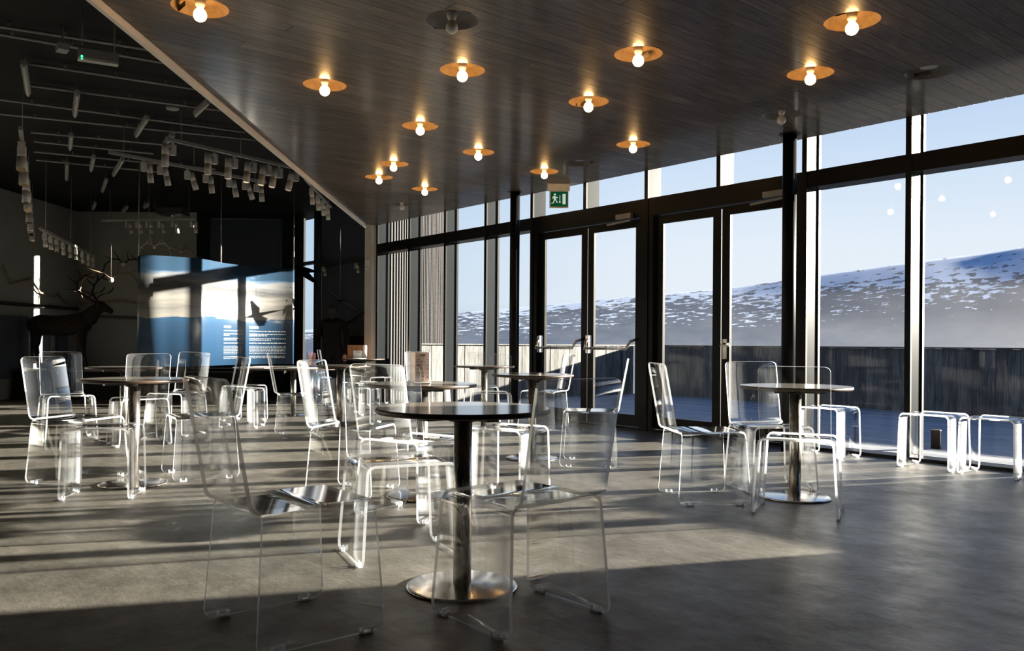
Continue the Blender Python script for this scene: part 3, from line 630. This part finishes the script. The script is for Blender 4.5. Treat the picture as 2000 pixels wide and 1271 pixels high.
o = mb.tube(pts, .018, 6).build('wall_branch', MT['antler']); tag(o, 'thin crooked branch running along the hall walls', 'branch')
# hanging birds
def bird(l, d, z, yaw, tilt, label, bank=0., sz=1.):
    c = cf(l, d, z); r_ = thing('hanging_bird', label, 'bird', c, yaw, 'stuffed birds on wires')
    r_.rotation_euler = (bank, 0, yaw); r_.scale = (sz,)*3
    mb = MB(); mb.tube([(-.30,0,-.01),(-.16,0,0),(-.05,0,.0),(.08,0,.01),(.17,0,.03),(.22,0,.04),(.30,0,.03)], [.012,.045,.065,.065,.042,.035,.005], 10); mb.build('bird_body', MT['feather'], r_)
    for s_ in (-1, 1):
        mb = MB(); v = [(.08,.04*s_,.02),(.12,.28*s_,.02+.25*tilt),(.02,.62*s_,.02+.55*tilt),(-.06,.60*s_,.015+.5*tilt),(-.08,.3*s_,.015+.25*tilt),(-.10,.04*s_,.01)]
        mb.add(v+[(a, b, c_-.012) for a, b, c_ in v], [(0,1,2,3,4,5),(11,10,9,8,7,6)]+[(i, i+6, (i+1) % 6+6, (i+1) % 6) for i in range(6)]); mb.build('wing', MT['feather'], r_)
    MB().add([(-.28,.02,0),(-.28,-.02,0),(-.46,-.09,0),(-.46,.09,0),(-.28,.02,-.008),(-.28,-.02,-.008),(-.46,-.09,-.008),(-.46,.09,-.008)], [(0,1,2,3),(7,6,5,4),(0,4,5,1),(1,5,6,2),(2,6,7,3),(3,7,4,0)]).build('tail', MT['feather'], r_)
    wv = Matrix.Rotation(-bank, 3, 'X') @ Vector((0, 0, (HZ-z)/sz)); MB().tube([(0,0,0), wv], .003, 5).build('wire', MT['blackm'], r_)
bird(-3.95, 15.75, 2.35, math.atan2(fw.y, fw.x)+2.2, -.5, 'dark bird with drooping wing hung behind the panel edge')
bird(-2.80, 13.72, 1.68, math.atan2(fw.y, fw.x)+.5, .12, 'dark flying bird hung near the standing person', .55, .5)

# standing visitor in dark clothing, facing away
ps = thing('person', 'person in black clothing standing with back turned near the hall wall', 'person', cf(-3.13, 14.75, 0), math.atan2(rt.y, rt.x))
J = [((0,0,.92),(.16,.12)),((0,0,1.08),(.145,.11)),((0,0,1.24),(.17,.12)),((0,0,1.36),(.12,.085)),((0,.01,1.43),(.05,.05)),
     ((.19,0,1.345),(.06,.06)),((.245,.02,1.10),(.052,.052)),((.235,-.04,.87),(.04,.04)),((.225,-.06,.80),(.038,.02)),
     ((-.19,0,1.345),(.06,.06)),((-.25,.04,1.12),(.052,.052)),((-.20,.20,1.18),(.042,.042)),((-.15,.26,1.22),(.035,.025)),
     ((.09,0,.80),(.095,.10)),((.10,.0,.48),(.06,.065)),((.10,-.02,.10),(.042,.045)),((.11,.10,.03),(.045,.03)),
     ((-.09,0,.80),(.095,.10)),((-.10,.02,.48),(.06,.065)),((-.11,.0,.10),(.042,.045)),((-.12,.12,.03),(.045,.03))]
Ed = [(0,1),(1,2),(2,3),(3,4),(3,5),(5,6),(6,7),(7,8),(3,9),(9,10),(10,11),(11,12),(0,13),(13,14),(14,15),(15,16),(0,17),(17,18),(18,19),(19,20)]
skin_obj('clothed_body', J, Ed, MT['cloth'], ps)
hd = MB(); hd.sphere((0,.01,1.535), .075, .095, .115, 16, 12); hd.sphere((0,.105,1.525), .012, .018, .018, 8, 6); hd.sphere((.077,.0,1.53), .012, .02, .03, 8, 6); hd.sphere((-.077,.0,1.53), .012, .02, .03, 8, 6); hd.build('head', MT['skin'], ps)
hr = MB(); hr.sphere((0,-.012,1.555), .088, .100, .112, 16, 12); hr.sphere((0,-.06,1.47), .06, .04, .07, 12, 8); hr.build('hair', MT['hair'], ps)
MB().box((-.13, -.20, 1.0), (.13, -.10, 1.34)).build('backpack', MT['cloth'], ps)
for s_, (hx, hy, hz) in ((1, (.222,-.065,.76)), (-1, (-.14,.285,1.235))):
    mb = MB(); mb.sphere((hx,hy,hz), .034, .02, .045, 10, 7)
    for k in range(4): o_ = (k-1.5)*.015; mb.tube([(hx+o_, hy, hz-.02), (hx+o_, hy+.012, hz-.065), (hx+o_, hy+.03, hz-.09+abs(k-1.2)*.006)], [.009,.008,.006], 6)
    mb.tube([(hx-.03*s_, hy+.01, hz+.01), (hx-.045*s_, hy+.025, hz-.02), (hx-.04*s_, hy+.035, hz-.045)], [.010,.009,.006], 6); mb.build('hand', MT['skin'], ps)
# wall box on the pier and panel on the dark wall
o = MB().box((-12.90, -.135, 2.32), (-12.83, -.10, 2.43)).lathe([(.03,0),(.03,.02)], 12, 0, (-12.865,-.12,2.28)).build('wall_sensor', MT['white']); tag(o, 'small white sensor box on the beige pier', 'sensor')
o = MB().box((-13.75, -.03, .35), (-13.05, 0, 1.12)).build('wall_cabinet', MT['black']); tag(o, 'black flat cabinet on the hall wall beside the person', 'cabinet')
for xx, zz in ((-14.5, 2.44), (-13.25, 2.42)):
    spotlight(Vector((xx, -.12, zz-.005)), .3, 0, '%s wall spotlight on the blue black wall above the person' % ('left' if xx < -14 else 'right'), 'spotlights above the person', .8)
o = MB().box((-14.75, -.14, 2.44), (-13.0, -.0, 2.47)).build('wall_lamp_rail', MT['blackm']); tag(o, 'thin dark rail with two spotlights above the person', 'rail')
o = MB().tube([(-14.2,-.05,1.38),(-13.8,-.06,1.34),(-13.45,-.06,1.42),(-13.0,-.05,1.56)], .015, 6).build('wall_antler', MT['fur']); tag(o, 'dark curved antler on the wall right of the person', 'antler')

# ------------------------------------------------------------------ ceiling lamps
LN = {'on': 'lit', 'off': 'unlit', 'none': 'empty'}
LAMPLAB = ['lit round ceiling lamp at the top left beside the trim', 'unlit dark ceiling lamp at the top centre', 'lit ceiling lamp at the top right', 'lit ceiling lamp below and left of the top right one, centre of the ceiling', 'lit ceiling lamp directly below the unlit top lamp', 'lit ceiling lamp left of centre nearest the trim corner',
  'lit ceiling lamp above the near black column', 'empty lamp dish without a bulb at the upper right', 'lit ceiling lamp above the exit sign, second in its slanting row', 'unlit bulb hanging just in front of the near black column', 'lit ceiling lamp below left of the unlit top lamp, third row', 'lit ceiling lamp above the third window bay',
  'lit ceiling lamp right of the exit sign', 'empty flat lamp dish right of the exit sign lamp', 'lit ceiling lamp just above the exit sign', 'lit ceiling lamp, right one of the overlapping far pair', 'lit ceiling lamp, left one of the overlapping far pair', 'lit small ceiling lamp nearest the first window bays', 'unlit bulb at the far end of the ceiling']
dl = [MB().lathe([(HR,.0),(HR-.002,.002),(HR-.030,.040),(.118,.046),(.09,.049),(.05,.050),(.0,.050)], 36, cap=False).mesh('dish', MT['dish_unlit' if t else 'dish']) for t in (0, 1)]  # unlit lamps get a darker dish copy, their shade put into the colour
ds = MB().lathe([(.030,.052),(.032,.03),(.026,.008),(.019,.004),(.019,-.012),(0,-.012)], 20, cap=False).mesh('socket', MT['porc'])
bl = []
for m_ in ('bulb', 'bulboff'): bl.append(MB().lathe([(.016,.008),(.020,-.008),(.034,-.024),(.039,-.044),(.037,-.060),(.027,-.075),(.012,-.083),(0,-.084)], 20, cap=False).mesh('bulb', MT[m_]))
for (lx, ly, st), lab in zip(LAMPS, LAMPLAB):
    r_ = thing('ceiling_lamp', lab, 'lamp', (lx, ly, CZ), 0, 'round dish lamps in the board ceiling')
    inst('dish', dl[0 if st == 'on' else 1], r_)
    if st != 'none': inst('socket', ds, r_); inst('bulb', bl[0 if st == 'on' else 1], r_)
    else: inst('cover_plate', MB().lathe([(.062,.048),(.062,.040),(0,.040)], 20, cap=False).mesh('cover_plate', MT['porc']), r_)
# exit sign
ex = thing('exit_sign', 'green running man exit sign hanging from the ceiling by the doors', 'sign', (-7.90, -.20, CZ))
ex.rotation_euler = (0, 0, math.atan2(rt.y, rt.x))
MB().box((-.14,-.035,-.085), (.14,.035,0)).build('sign_housing', MT['white'], ex)
sgp = MB().box((-.115,-.006,-.30), (.125,.006,-.085)).build('sign_plate', MT['white'], ex)
MB().box((-.10,-.012,-.285), (.115,-.0062,-.095)).build('green_field', MT['green'], ex)
sy = MB(); y = -.0135
def q2(pts): sy.add([(a, y, b-.19) for a, b in pts], [tuple(range(len(pts)))])
q2([(-.055,.045),(-.04,.045),(-.033,.058),(-.04,.07),(-.055,.07),(-.062,.058)])
q2([(-.065,.038),(-.035,.035),(-.03,-.01),(-.06,-.01)]); q2([(-.035,.035),(-.005,.02),(-.008,.010),(-.035,.02)]); q2([(-.065,.038),(-.085,.01),(-.078,.004),(-.058,.025)])
q2([(-.045,-.01),(-.03,-.01),(-.008,-.045),(-.02,-.05)]); q2([(-.06,-.01),(-.045,-.01),(-.06,-.05),(-.09,-.06),(-.088,-.048),(-.068,-.042)])
q2([(.012,.05),(.02,.05),(.02,-.04),(.012,-.04)]); q2([(.002,-.03),(.030,-.03),(.016,-.055)]); q2([(.05,.065),(.09,.065),(.09,-.065),(.05,-.065)])
sy.build('sign_symbols', MT['whitee'], ex)

# ------------------------------------------------------------------ tables
def make_table(x, y, label, r_top=.36, h=.74, group='round cafe tables'):
    t = thing('cafe_table', label, 'table', (x, y, 0), 0, group)
    MB().lathe([(r_top-.008,h-.022),(r_top,h-.016),(r_top,h-.004),(r_top-.004,h)], 64, 0).build('tabletop', [MT['rim']], t)
    MB().lathe([(r_top-.005,h+.0002),(0,h+.0002)], 64, 0, cap=False).build('top_surface', MT['top'], t)
    MB().box((-.20,-.03,h-.045), (.20,.03,h-.022)).box((-.03,-.20,h-.045), (.03,.20,h-.022)).lathe([(.06,h-.055),(.06,h-.022)], 20).build('mounting_plate', MT['blackm'], t)
    MB().lathe([(.038,.012),(.038,h-.05)], 32).build('column', MT['steel'], t)
    MB().lathe([(.225,0),(.230,.004),(.229,.009),(.215,.012),(.06,.015),(.044,.017)], 56).build('base', MT['base'], t)
    return t
TAB = [(-2.82,-5.38,'large foreground round cafe table on a steel base'),(-6.27,-5.72,'round cafe table at the left in front of the reindeer'),(-3.13,-2.43,'round cafe table at the right in front of the near column'),
       (-4.66,-4.37,'round cafe table carrying the menu holder'),(-5.61,-2.59,'round cafe table in front of the far double doors'),(-8.85,-2.75,'round cafe table behind the chair left of the menu table'),
       (-9.15,-5.03,'round cafe table furthest left, behind the left table'),(-8.05,-1.25,'round cafe table before the third window bay'),(-12.45,-.42,'furthest round cafe table beside the beige pier')]
for x, y, l in TAB: make_table(x, y, l)
make_table(-10.87, -2.39, 'wide low activity table with papers before the curved panel', .80, .66, None)

# ------------------------------------------------------------------ acrylic chairs and stools
TK = .0135
def arc(c, r_, a0, a1, n): return [(c[0]+r_*math.cos(a0+(a1-a0)*k/n), c[1]+r_*math.sin(a0+(a1-a0)*k/n)) for k in range(n+1)]
def sheet(mb, prof, y0s, y1s):
    """bent sheet: prof = list of (outer, inner) points in xz, extruded between y0 and y1 per profile point; faces slot 0, cut edges slot 1"""
    n = len(prof); b = len(mb.v)
    for (o_, i_), y0, y1 in zip(prof, y0s, y1s):
        mb.v += [(o_[0], y0, o_[1]), (o_[0], y1, o_[1]), (i_[0], y0, i_[1]), (i_[0], y1, i_[1])]
    for k in range(n-1):
        a, c = b+4*k, b+4*(k+1)
        mb.f += [(a, a+1, c+1, c), (a+2, c+2, c+3, a+3)]; mb.m += [0, 0]; mb.sm += [True, True]
        mb.f += [(a, c, c+2, a+2), (a+1, a+3, c+3, c+1)]; mb.m += [1, 1]; mb.sm += [False, False]
    return b
def side_profile(hw, fl, h, rb=.045):
    """one side: bottom at x=fl up to the bend, then inwards to x=hw-? ; returns outer/inner pairs from the floor to the seat"""
    ang = math.atan2(h-rb, fl-hw); lean = math.pi/2-ang
    pr = []; steps = 8; c = (hw-rb*.9, h-rb)
    out = arc(c, rb, lean*.6, math.pi/2, steps); inn = arc(c, rb-TK, lean*.6, math.pi/2, steps)
    return [((fl, .006), (fl-TK, .006))]+list(zip(out, inn))
def corner(n_, t0, y):   # rounded corner widths near a free edge
    return y
def stool_meshes(hw, fl, h, d_top, d_bot, name):
    side = side_profile(hw, fl, h)
    # add a rounded lower corner
    def ys(pr, sgn):
        out = []
        for o_, i_ in pr: t = 1-o_[1]/h; out.append(sgn*(d_top+(d_bot-d_top)*max(0, t)))
        return out
    f0 = side[0]; pr = [f0]
    for k in (.008, .020, .035): 
        s_ = k/h; o_ = (fl+(side[1][0][0]-fl)*s_, .006+k); i_ = (o_[0]-TK, o_[1]); pr.append((o_, i_))
    pr += side[1:]
    y0 = ys(pr, -1); y1 = ys(pr, 1)
    for k, cut in enumerate((.030, .014, .005, .0)): y0[k] += cut; y1[k] -= cut
    mb = MB(); b = sheet(mb, pr, y0, y1); mb.f += [(b, b+2, b+3, b+1)]; mb.m += [1]; mb.sm += [False]
    right = mb.mesh('side_panel', [MT['acr'], MT['edge']])
    mb2 = MB(); mb2.v = [(-x_, y_, z_) for x_, y_, z_ in mb.v]; mb2.f = [tuple(reversed(f)) for f in mb.f]; mb2.m = mb.m; mb2.sm = mb.sm
    left = mb2.mesh('side_panel', [MT['acr'], MT['edge']])
    o_, i_ = pr[-1]; x_ = o_[0]
    seat = [((x_, h), (x_, h-TK)), ((-x_, h), (-x_, h-TK))]
    ms = MB(); sheet(ms, seat, [-d_top]*2, [d_top]*2); 
    return left, right, ms
HW, FLR, SH, DT, DB = .215, .245, .455, .205, .235
cl, cr, ms = stool_meshes(HW, FLR, SH, DT, DB, 'chair')
c_seat = ms.mesh('seat', [MT['acrs'], MT['edge']])
# backrest: grows out of the rear seat edge
def back_mesh():
    rb = .045; w_ = .200; H_ = .885; rec = .075
    c = (-DT-.0, SH-TK+rb); pr = []
    path_o = arc(c, rb, -math.pi/2, -math.pi+R(-8)*-1, 8); path_i = arc(c, rb-TK, -math.pi/2, -math.pi+R(8), 8)
    pairs = list(zip(path_o, path_i)); (ox, oz), (ix, iz) = pairs[-1]
    dirv = Vector((-rec, H_-oz)).normalized()
    L_ = (H_-oz)/dirv.y
    for t in (.2, .4, .6, .8, .93, .965, .985, 1.0): pairs.append(((ox+dirv.x*L_*t, oz+dirv.y*L_*t), (ix+dirv.x*L_*t, iz+dirv.y*L_*t)))
    mb = MB(); n = len(pairs); wd = [w_]*(n-3)+[w_-.005, w_-.014, w_-.032]
    for (o_, i_), ww in zip(pairs, wd): mb.v += [(-ww, o_[0], o_[1]), (ww, o_[0], o_[1]), (-ww, i_[0], i_[1]), (ww, i_[0], i_[1])]
    for k in range(n-1):
        a, c_ = 4*k, 4*(k+1)
        mb.f += [(a, c_, c_+1, a+1), (a+2, a+3, c_+3, c_+2)]; mb.m += [0, 0]; mb.sm += [True, True]
        mb.f += [(a, a+2, c_+2, c_), (a+1, c_+1, c_+3, a+3)]; mb.m += [1, 1]; mb.sm += [False, False]
    a = 4*(n-1); mb.f += [(a, a+2, a+3, a+1)]; mb.m += [1]; mb.sm += [False]
    return mb.mesh('backrest', [MT['acr'], MT['edge']])
c_back = back_mesh()
clip = MB().box((-.010,-.022,0), (.010,.022,.008)).box((-.010,-.022,0), (-.0065,-.014,.022)).box((.0065,-.022,0), (.010,-.014,.022)).box((-.010,.014,0), (-.0065,.022,.022)).box((.0065,.014,0), (.010,.022,.022)).mesh('foot_clip', MT['edge'])
sl, sr, ms = stool_meshes(.20, .212, .455, .19, .205, 'stool'); s_seat = ms.mesh('seat', [MT['acrs'], MT['edge']])
def chair(x, y, rot, label, group):
    t = thing('acrylic_chair', label, 'chair', (x, y, 0), R(rot), group)
    inst('seat', c_seat, t); inst('backrest', c_back, t); inst('side_panel', cl, t); inst('side_panel', cr, t)
    for sx in (-1, 1):
        for sy_ in (-1, 1): inst('foot_clip', clip, t, (sx*(FLR-TK/2), sy_*.16, 0))
    return t
def stool(x, y, rot, label, group):
    t = thing('acrylic_stool', label, 'stool', (x, y, 0), R(rot), group)
    inst('seat', s_seat, t); inst('side_panel', sl, t); inst('side_panel', sr, t)
    for sx in (-1, 1):
        for sy_ in (-1, 1): inst('foot_clip', clip, t, (sx*(.212-TK/2), sy_*.14, 0))
    return t
GC, GS = 'clear acrylic chairs', 'clear acrylic stools'
CH = [(-2.81,-6.13,0,'nearest clear acrylic chair, left of the foreground table'), (-2.41,-5.41,90,'clear acrylic chair right of the foreground table, back towards the windows'), (-3.45,-5.29,-105,'clear acrylic chair pushed in behind the foreground table'),
      (-3.47,-2.96,-34,'clear acrylic chair left of the right hand table, back to the double doors'), (-2.86,-2.82,26,'clear acrylic chair in front of the right hand table'), (-3.44,-2.25,-120,'clear acrylic chair behind the right hand table near the column'),
      (-5.06,-2.43,133,'clear acrylic chair by the far double doors with back to the glass'), (-6.70,-5.98,-54,'clear acrylic chair left of the left hand table reflecting blue'), (-9.55,-5.47,-90,'clear acrylic chair furthest left, behind the blue reflecting one'),
      (-6.38,-5.22,172,'clear acrylic chair right of the left hand table'), (-8.66,-5.02,90,'clear acrylic chair behind the left hand table facing the far left table'), (-9.36,-4.44,-144,'clear acrylic chair right of the far left table'),
      (-5.04,-4.66,-54,'clear acrylic chair left of the menu table'), (-4.20,-4.74,17,'clear acrylic chair in front of the menu table'), (-7.60,-1.50,57,'clear acrylic chair in front of the third bay table'),
      (-8.72,-.78,-127,'clear acrylic chair at the window behind the third bay table'), (-7.50,-.78,117,'clear acrylic chair between the far column and the third bay table'), (-10.0,-.75,-90,'clear acrylic chair by the second window bay'),
      (-8.45,-3.45,-20,'clear acrylic chair alone in front of the activity table'), (-12.1,-1.05,-20,'clear acrylic chair at the table by the beige pier')]
for x, y, rz, l in CH: chair(x, y, rz, l, GC)
ST = [(-5.92,-6.00,60,'clear acrylic stool in front of the left hand table'), (-4.12,-.31,0,'clear acrylic stool at the glass right of the near column'), (-3.19,-.27,0,'clear acrylic stool at the glass below the right hand mullion'), (-2.71,-.27,0,'clear acrylic stool at the glass at the right edge'),
      (-4.36,-3.88,20,'clear acrylic stool behind the foreground table right of the menu table'), (-12.0,-.40,80,'clear acrylic stool against the first window bay'), (-10.45,-3.25,30,'clear acrylic stool left of the activity table'), (-10.55,-1.55,15,'clear acrylic stool under the far side of the activity table'),
      (-9.75,-3.55,50,'clear acrylic stool in front of the activity table on the left'), (-9.35,-2.2,40,'clear acrylic stool between the activity table and the window tables')]
for x, y, rz, l in ST: stool(x, y, rz, l, GS)

# ------------------------------------------------------------------ things on the tables
def menu(x, y, z, rot, s, label):
    t = thing('menu_holder', label, 'menu', (x, y, z), rot)
    MB().box((-.055*s,-.035*s,0), (.055*s,.035*s,.006)).build('holder_base', MT['white'], t)
    MB().box((-.05*s,-.012*s,.006), (.05*s,-.009*s,.22*s)).box((-.05*s,.009*s,.006), (.05*s,.012*s,.22*s)).build('clear_sleeve', [MT['acr']], t)
    cd_ = MB().box((-.046*s,-.006*s,.008), (.046*s,.006*s,.205*s)).build('menu_card', MT['card'], t)
    lo = MB(); lo.add([(a*s, -.0072*s, b*s) for a, b in ((-.022,.182),(-.008,.190),(0,.186),(.010,.192),(.024,.182))], [(0,1,2,3,4)])
    for r0, wds in ((.155,(.02,)),(.14,(.012,.02)),(.12,(.03,.012)),(.112,(.02,)),(.098,(.014,.018)),(.09,(.02,)),(.066,(.03,.01)),(.045,(.02,.02)),(.035,(.012,))):
        xx = -.036
        for w_ in wds: lo.add([(xx*s,-.0072*s,r0*s),((xx+w_)*s,-.0072*s,r0*s),((xx+w_)*s,-.0072*s,(r0+.004)*s),(xx*s,-.0072*s,(r0+.004)*s)], [(0,1,2,3)]); xx += w_+.006
        lo.add([(.030*s,-.0072*s,r0*s),(.038*s,-.0072*s,r0*s),(.038*s,-.0072*s,(r0+.004)*s),(.030*s,-.0072*s,(r0+.004)*s)], [(0,1,2,3)])
    lo.build('card_print', MT['ink'], cd_)
    return t
VR = math.atan2(rt.y, rt.x)
menu(-4.66, -4.37, .7405, VR+.05, 1.0, 'upright menu card with mountain emblem on the middle table')
nb = thing('napkin_holder', 'white napkins standing in a clear holder behind the menu', 'napkins', (-4.78,-4.31,.7405), VR)
MB().box((-.07,-.03,0),(.07,-.026,.12)).box((-.07,.026,0),(.07,.03,.12)).box((-.07,-.03,0),(.07,.03,.005)).build('holder', MT['acr'], nb); MB().box((-.065,-.022,.006),(.065,.022,.20)).build('napkin_stack', MT['paper'], nb)
bxo = thing('wooden_box', 'orange brown wooden box with white card on the table by the pier', 'box', (-12.62,-.42,.7405), VR)
MB().box((-.16,-.09,0),(.10,.09,.22)).build('box_body', MT['box'], bxo); MB().box((.10,-.09,0),(.135,.09,.22)).build('box_end', MT['beam'], bxo); MB().box((-.06,-.10,.0),(.09,-.092,.13)).build('white_card', MT['paper'], bxo)
lo = MB(); lo.add([(a, -.1012, b) for a, b in ((-.03,.10),(-.008,.112),(.008,.107),(.02,.115),(.06,.10))], [(0,1,2,3,4)]); lo.build('emblem', MT['ink'], bxo)
o = MB().box((-12.45,-.62,.7405),(-12.20,-.50,.746)).build('paper_sheet', MT['paper']); tag(o, 'white paper lying on the table by the pier', 'paper')
AZ = .6605
pp = thing('pencil_cup', 'clear cup of red and yellow pencils on the activity table', 'cup', (-10.72,-2.22,AZ))
MB().box((-.06,-.06,0),(.06,.06,.008)).box((-.06,-.06,0),(-.055,.06,.20)).box((.055,-.06,0),(.06,.06,.20)).box((-.06,-.06,0),(.06,-.055,.20)).box((-.06,.055,0),(.06,.06,.20)).build('clear_cup', MT['acr'], pp)
for k in range(7): a = k*.9; MB().tube([(.03*math.cos(a),.03*math.sin(a),.012),(.045*math.cos(a+.4),.045*math.sin(a+.4),.17+.02*(k % 3))], .006, 6).build('pencil', MT['red' if k % 3 else 'yellow'], pp)
for k, (dx, dy, w_, m_, l) in enumerate(((-.35,-.30,.14,'paper','white sheet at the left of the activity table'),(-.1,-.32,.10,'orange','orange card on the activity table'),(.30,-.02,.16,'paper','white sheets at the right of the activity table'),(.10,-.55,.09,'card','pink card at the front of the activity table'),(-.05,.42,.12,'paper','white sheet at the far side of the activity table'))):
    o = MB().obox((-10.87+dx,-2.39+dy,AZ+.003), (w_,.03*k,0), (-.02*k,w_*.7,0), (0,0,.003)).build('paper_sheet', MT[m_]); tag(o, l, 'paper')

# ------------------------------------------------------------------ terrace outside
dk = sgroup('floor_terrace', 'grey timber deck boards outside the glass', 'deck')
MB().box((-12.2,.22,-.20),(4.5,6.1,-.06)).build('deck_frame', MT['blackm'], dk)
yy = .225; k = 0
while yy < 5.95:
    o = MB().box((-8.3,-.070,-.028),(8.3,.070,0)).mesh('deck_board', MT['deck']) if k == 0 else dm
    dm = o; inst('deck_board', dm, dk, (-3.85, yy+.072, -.022+random.uniform(-.001,.001))); yy += .1475; k += 1
FH = 1.0
def fence(label, p0, p1, n, side):
    d = (Vector(p1)-Vector(p0)); L_ = d.length; a = math.atan2(d.y, d.x)
    g = thing('terrace_fence', label, 'fence', (p0[0], p0[1], 0), a, 'weathered terrace fence')
    bm_ = MB().box((-.5*L_/n+.0012,-.011,-.05), (.5*L_/n-.0012,.011,FH-.022)).mesh('fence_board', MT['fence'])
    for k in range(n): inst('fence_board', bm_, g, ((k+.5)*L_/n, random.uniform(-.004,.004), random.uniform(-.004,.0)))
    MB().box((-.02,-.045,FH-.022),(L_+.02,.045,FH)).build('cap_rail', MT['fence'], g)
    for z in (.15, .8): MB().box((0,side*.012,z),(L_,side*.05,z+.08)).build('back_rail', MT['fence'], g)
    return g
fence('sunlit weathered board fence at the left end of the terrace', (-12.1,.30,0), (-12.1,5.80,0), 54, 1)
fence('shaded weathered board fence along the far terrace edge', (-12.1,5.92,0), (4.4,5.92,0), 150, 1)
o = MB().lathe([(.046,0),(.046,.175),(.050,.178),(.050,.19)], 20).build('bollard', MT['rim']); o.location = (-3.86,1.28,-.02); tag(o, 'short dark bollard standing on the deck outside the right window', 'bollard')
pn = thing('shade_blocker', 'added unseen timber box on the deck past the right edge, shading the floor', 'shade_blocker', (-1.2,.62,-.02), 0)  # made-up unseen box, sized to cast the shade band on the indoor floor
MB().box((-.85,-.24,0),(.95,.24,.85)).build('shade_blocker_body', MT['fence'], pn); MB().box((-.87,-.26,.84),(.97,.26,.87)).build('shade_blocker_rim', MT['fence'], pn)
# clad wing of the building beyond the terrace
wg = thing('clad_wing', 'brown vertically battened building wing seen through the first windows', 'building', cf(-2.65, 18, 0))
def wb(l0, l1, d0, d1, z0, z1): return MB().obox(cf((l0+l1)/2,(d0+d1)/2,(z0+z1)/2), cf((l1-l0)/2,0,0)-cf(0,0,0), cf(0,(d1-d0)/2,0)-cf(0,0,0), (0,0,(z1-z0)/2))
wb(-3.4,-2.72,18,33.5,-3,7.2).buildw('wing_wall', MT['black'], wg)
m0 = MB().obox((0,0,0), (cf(.03,0,0)-cf(0,0,0)), (cf(0,.085,0)-cf(0,0,0)), (0,0,5.1)).mesh('batten', MT['slat'])
for k in range(34): inst('batten', m0, wg, cf(-2.69, 18.15+k*.46, 2.1)-wg.location)
# land and sea
def terrain():
    rr = random.Random(4); az = [R(-70+150*i/110) for i in range(111)]
    tab = [(-9000,.012),(200,.012),(600,.014),(760,.028),(890,.0365),(1080,.047),(1180,.0535),(1310,.0605),(1440,.067),(1605,.080),(1770,.0905),(1900,.0965),(2000,.1025),(2300,.115),(3000,.12),(9000,.11)]
    def el(px):
        for (a, b), (c, d) in zip(tab, tab[1:]):
            if px <= c: return b+(d-b)*(px-a)/(c-a)
        return tab[-1][1]
    rs = [60,120,250,400,520,640,760,880,1000,1120,1240,1360,1480,1600,1720,1840,1960,2080,2200,2500,3000]
    import mathutils
    vs = []; fs = []; uvq = []
    for i, a in enumerate(az):
        px = 1000+FPX*math.tan(a) if abs(a) < R(78) else 9000*(1 if a > 0 else -1); top = el(px)*2200
        for j, r_ in enumerate(rs):
            t = min(1, max(0, (r_-400)/1800))
            nz = mathutils.noise.noise(Vector((i*.22, j*.6, 1.3)))*9*t*(1-t)*4*.5+mathutils.noise.noise(Vector((i*.6, j*.3, 7.)))*3*t
            z = -9*(1-t)+r_*top/2200*(1-(1-t)**1.5)+nz*(.6 if j != 18 else .25)-(60 if r_ > 2300 else 0)
            p = cf(r_*math.sin(a), r_*math.cos(a), z); vs.append(tuple(p)); uvq.append((i/25, 1-max(0, 1-(r_-400)/1800)**1.5 if r_ > 400 else 0))
    n = len(rs)
    for i in range(len(az)-1):
        for j in range(n-1): fs.append((i*n+j, (i+1)*n+j, (i+1)*n+j+1, i*n+j+1))
    mb = MB(); mb.add(vs, fs, 0, True); ho = mb.build('hillside', MT['hill']); hl = ho.data.uv_layers.new(name='UVMap')
    for lp_ in ho.data.loops: hl.data[lp_.index].uv = uvq[lp_.vertex_index]
    return struct(ho, 'distant moorland hillside with streaks of snow', 'hill')
terrain()
gp = MB(); gp.box((-400,6.2,-9.5),(400,400,-9.2)); struct(gp.build('ground', MT['ground']), 'moorland ground below the terrace', 'ground')
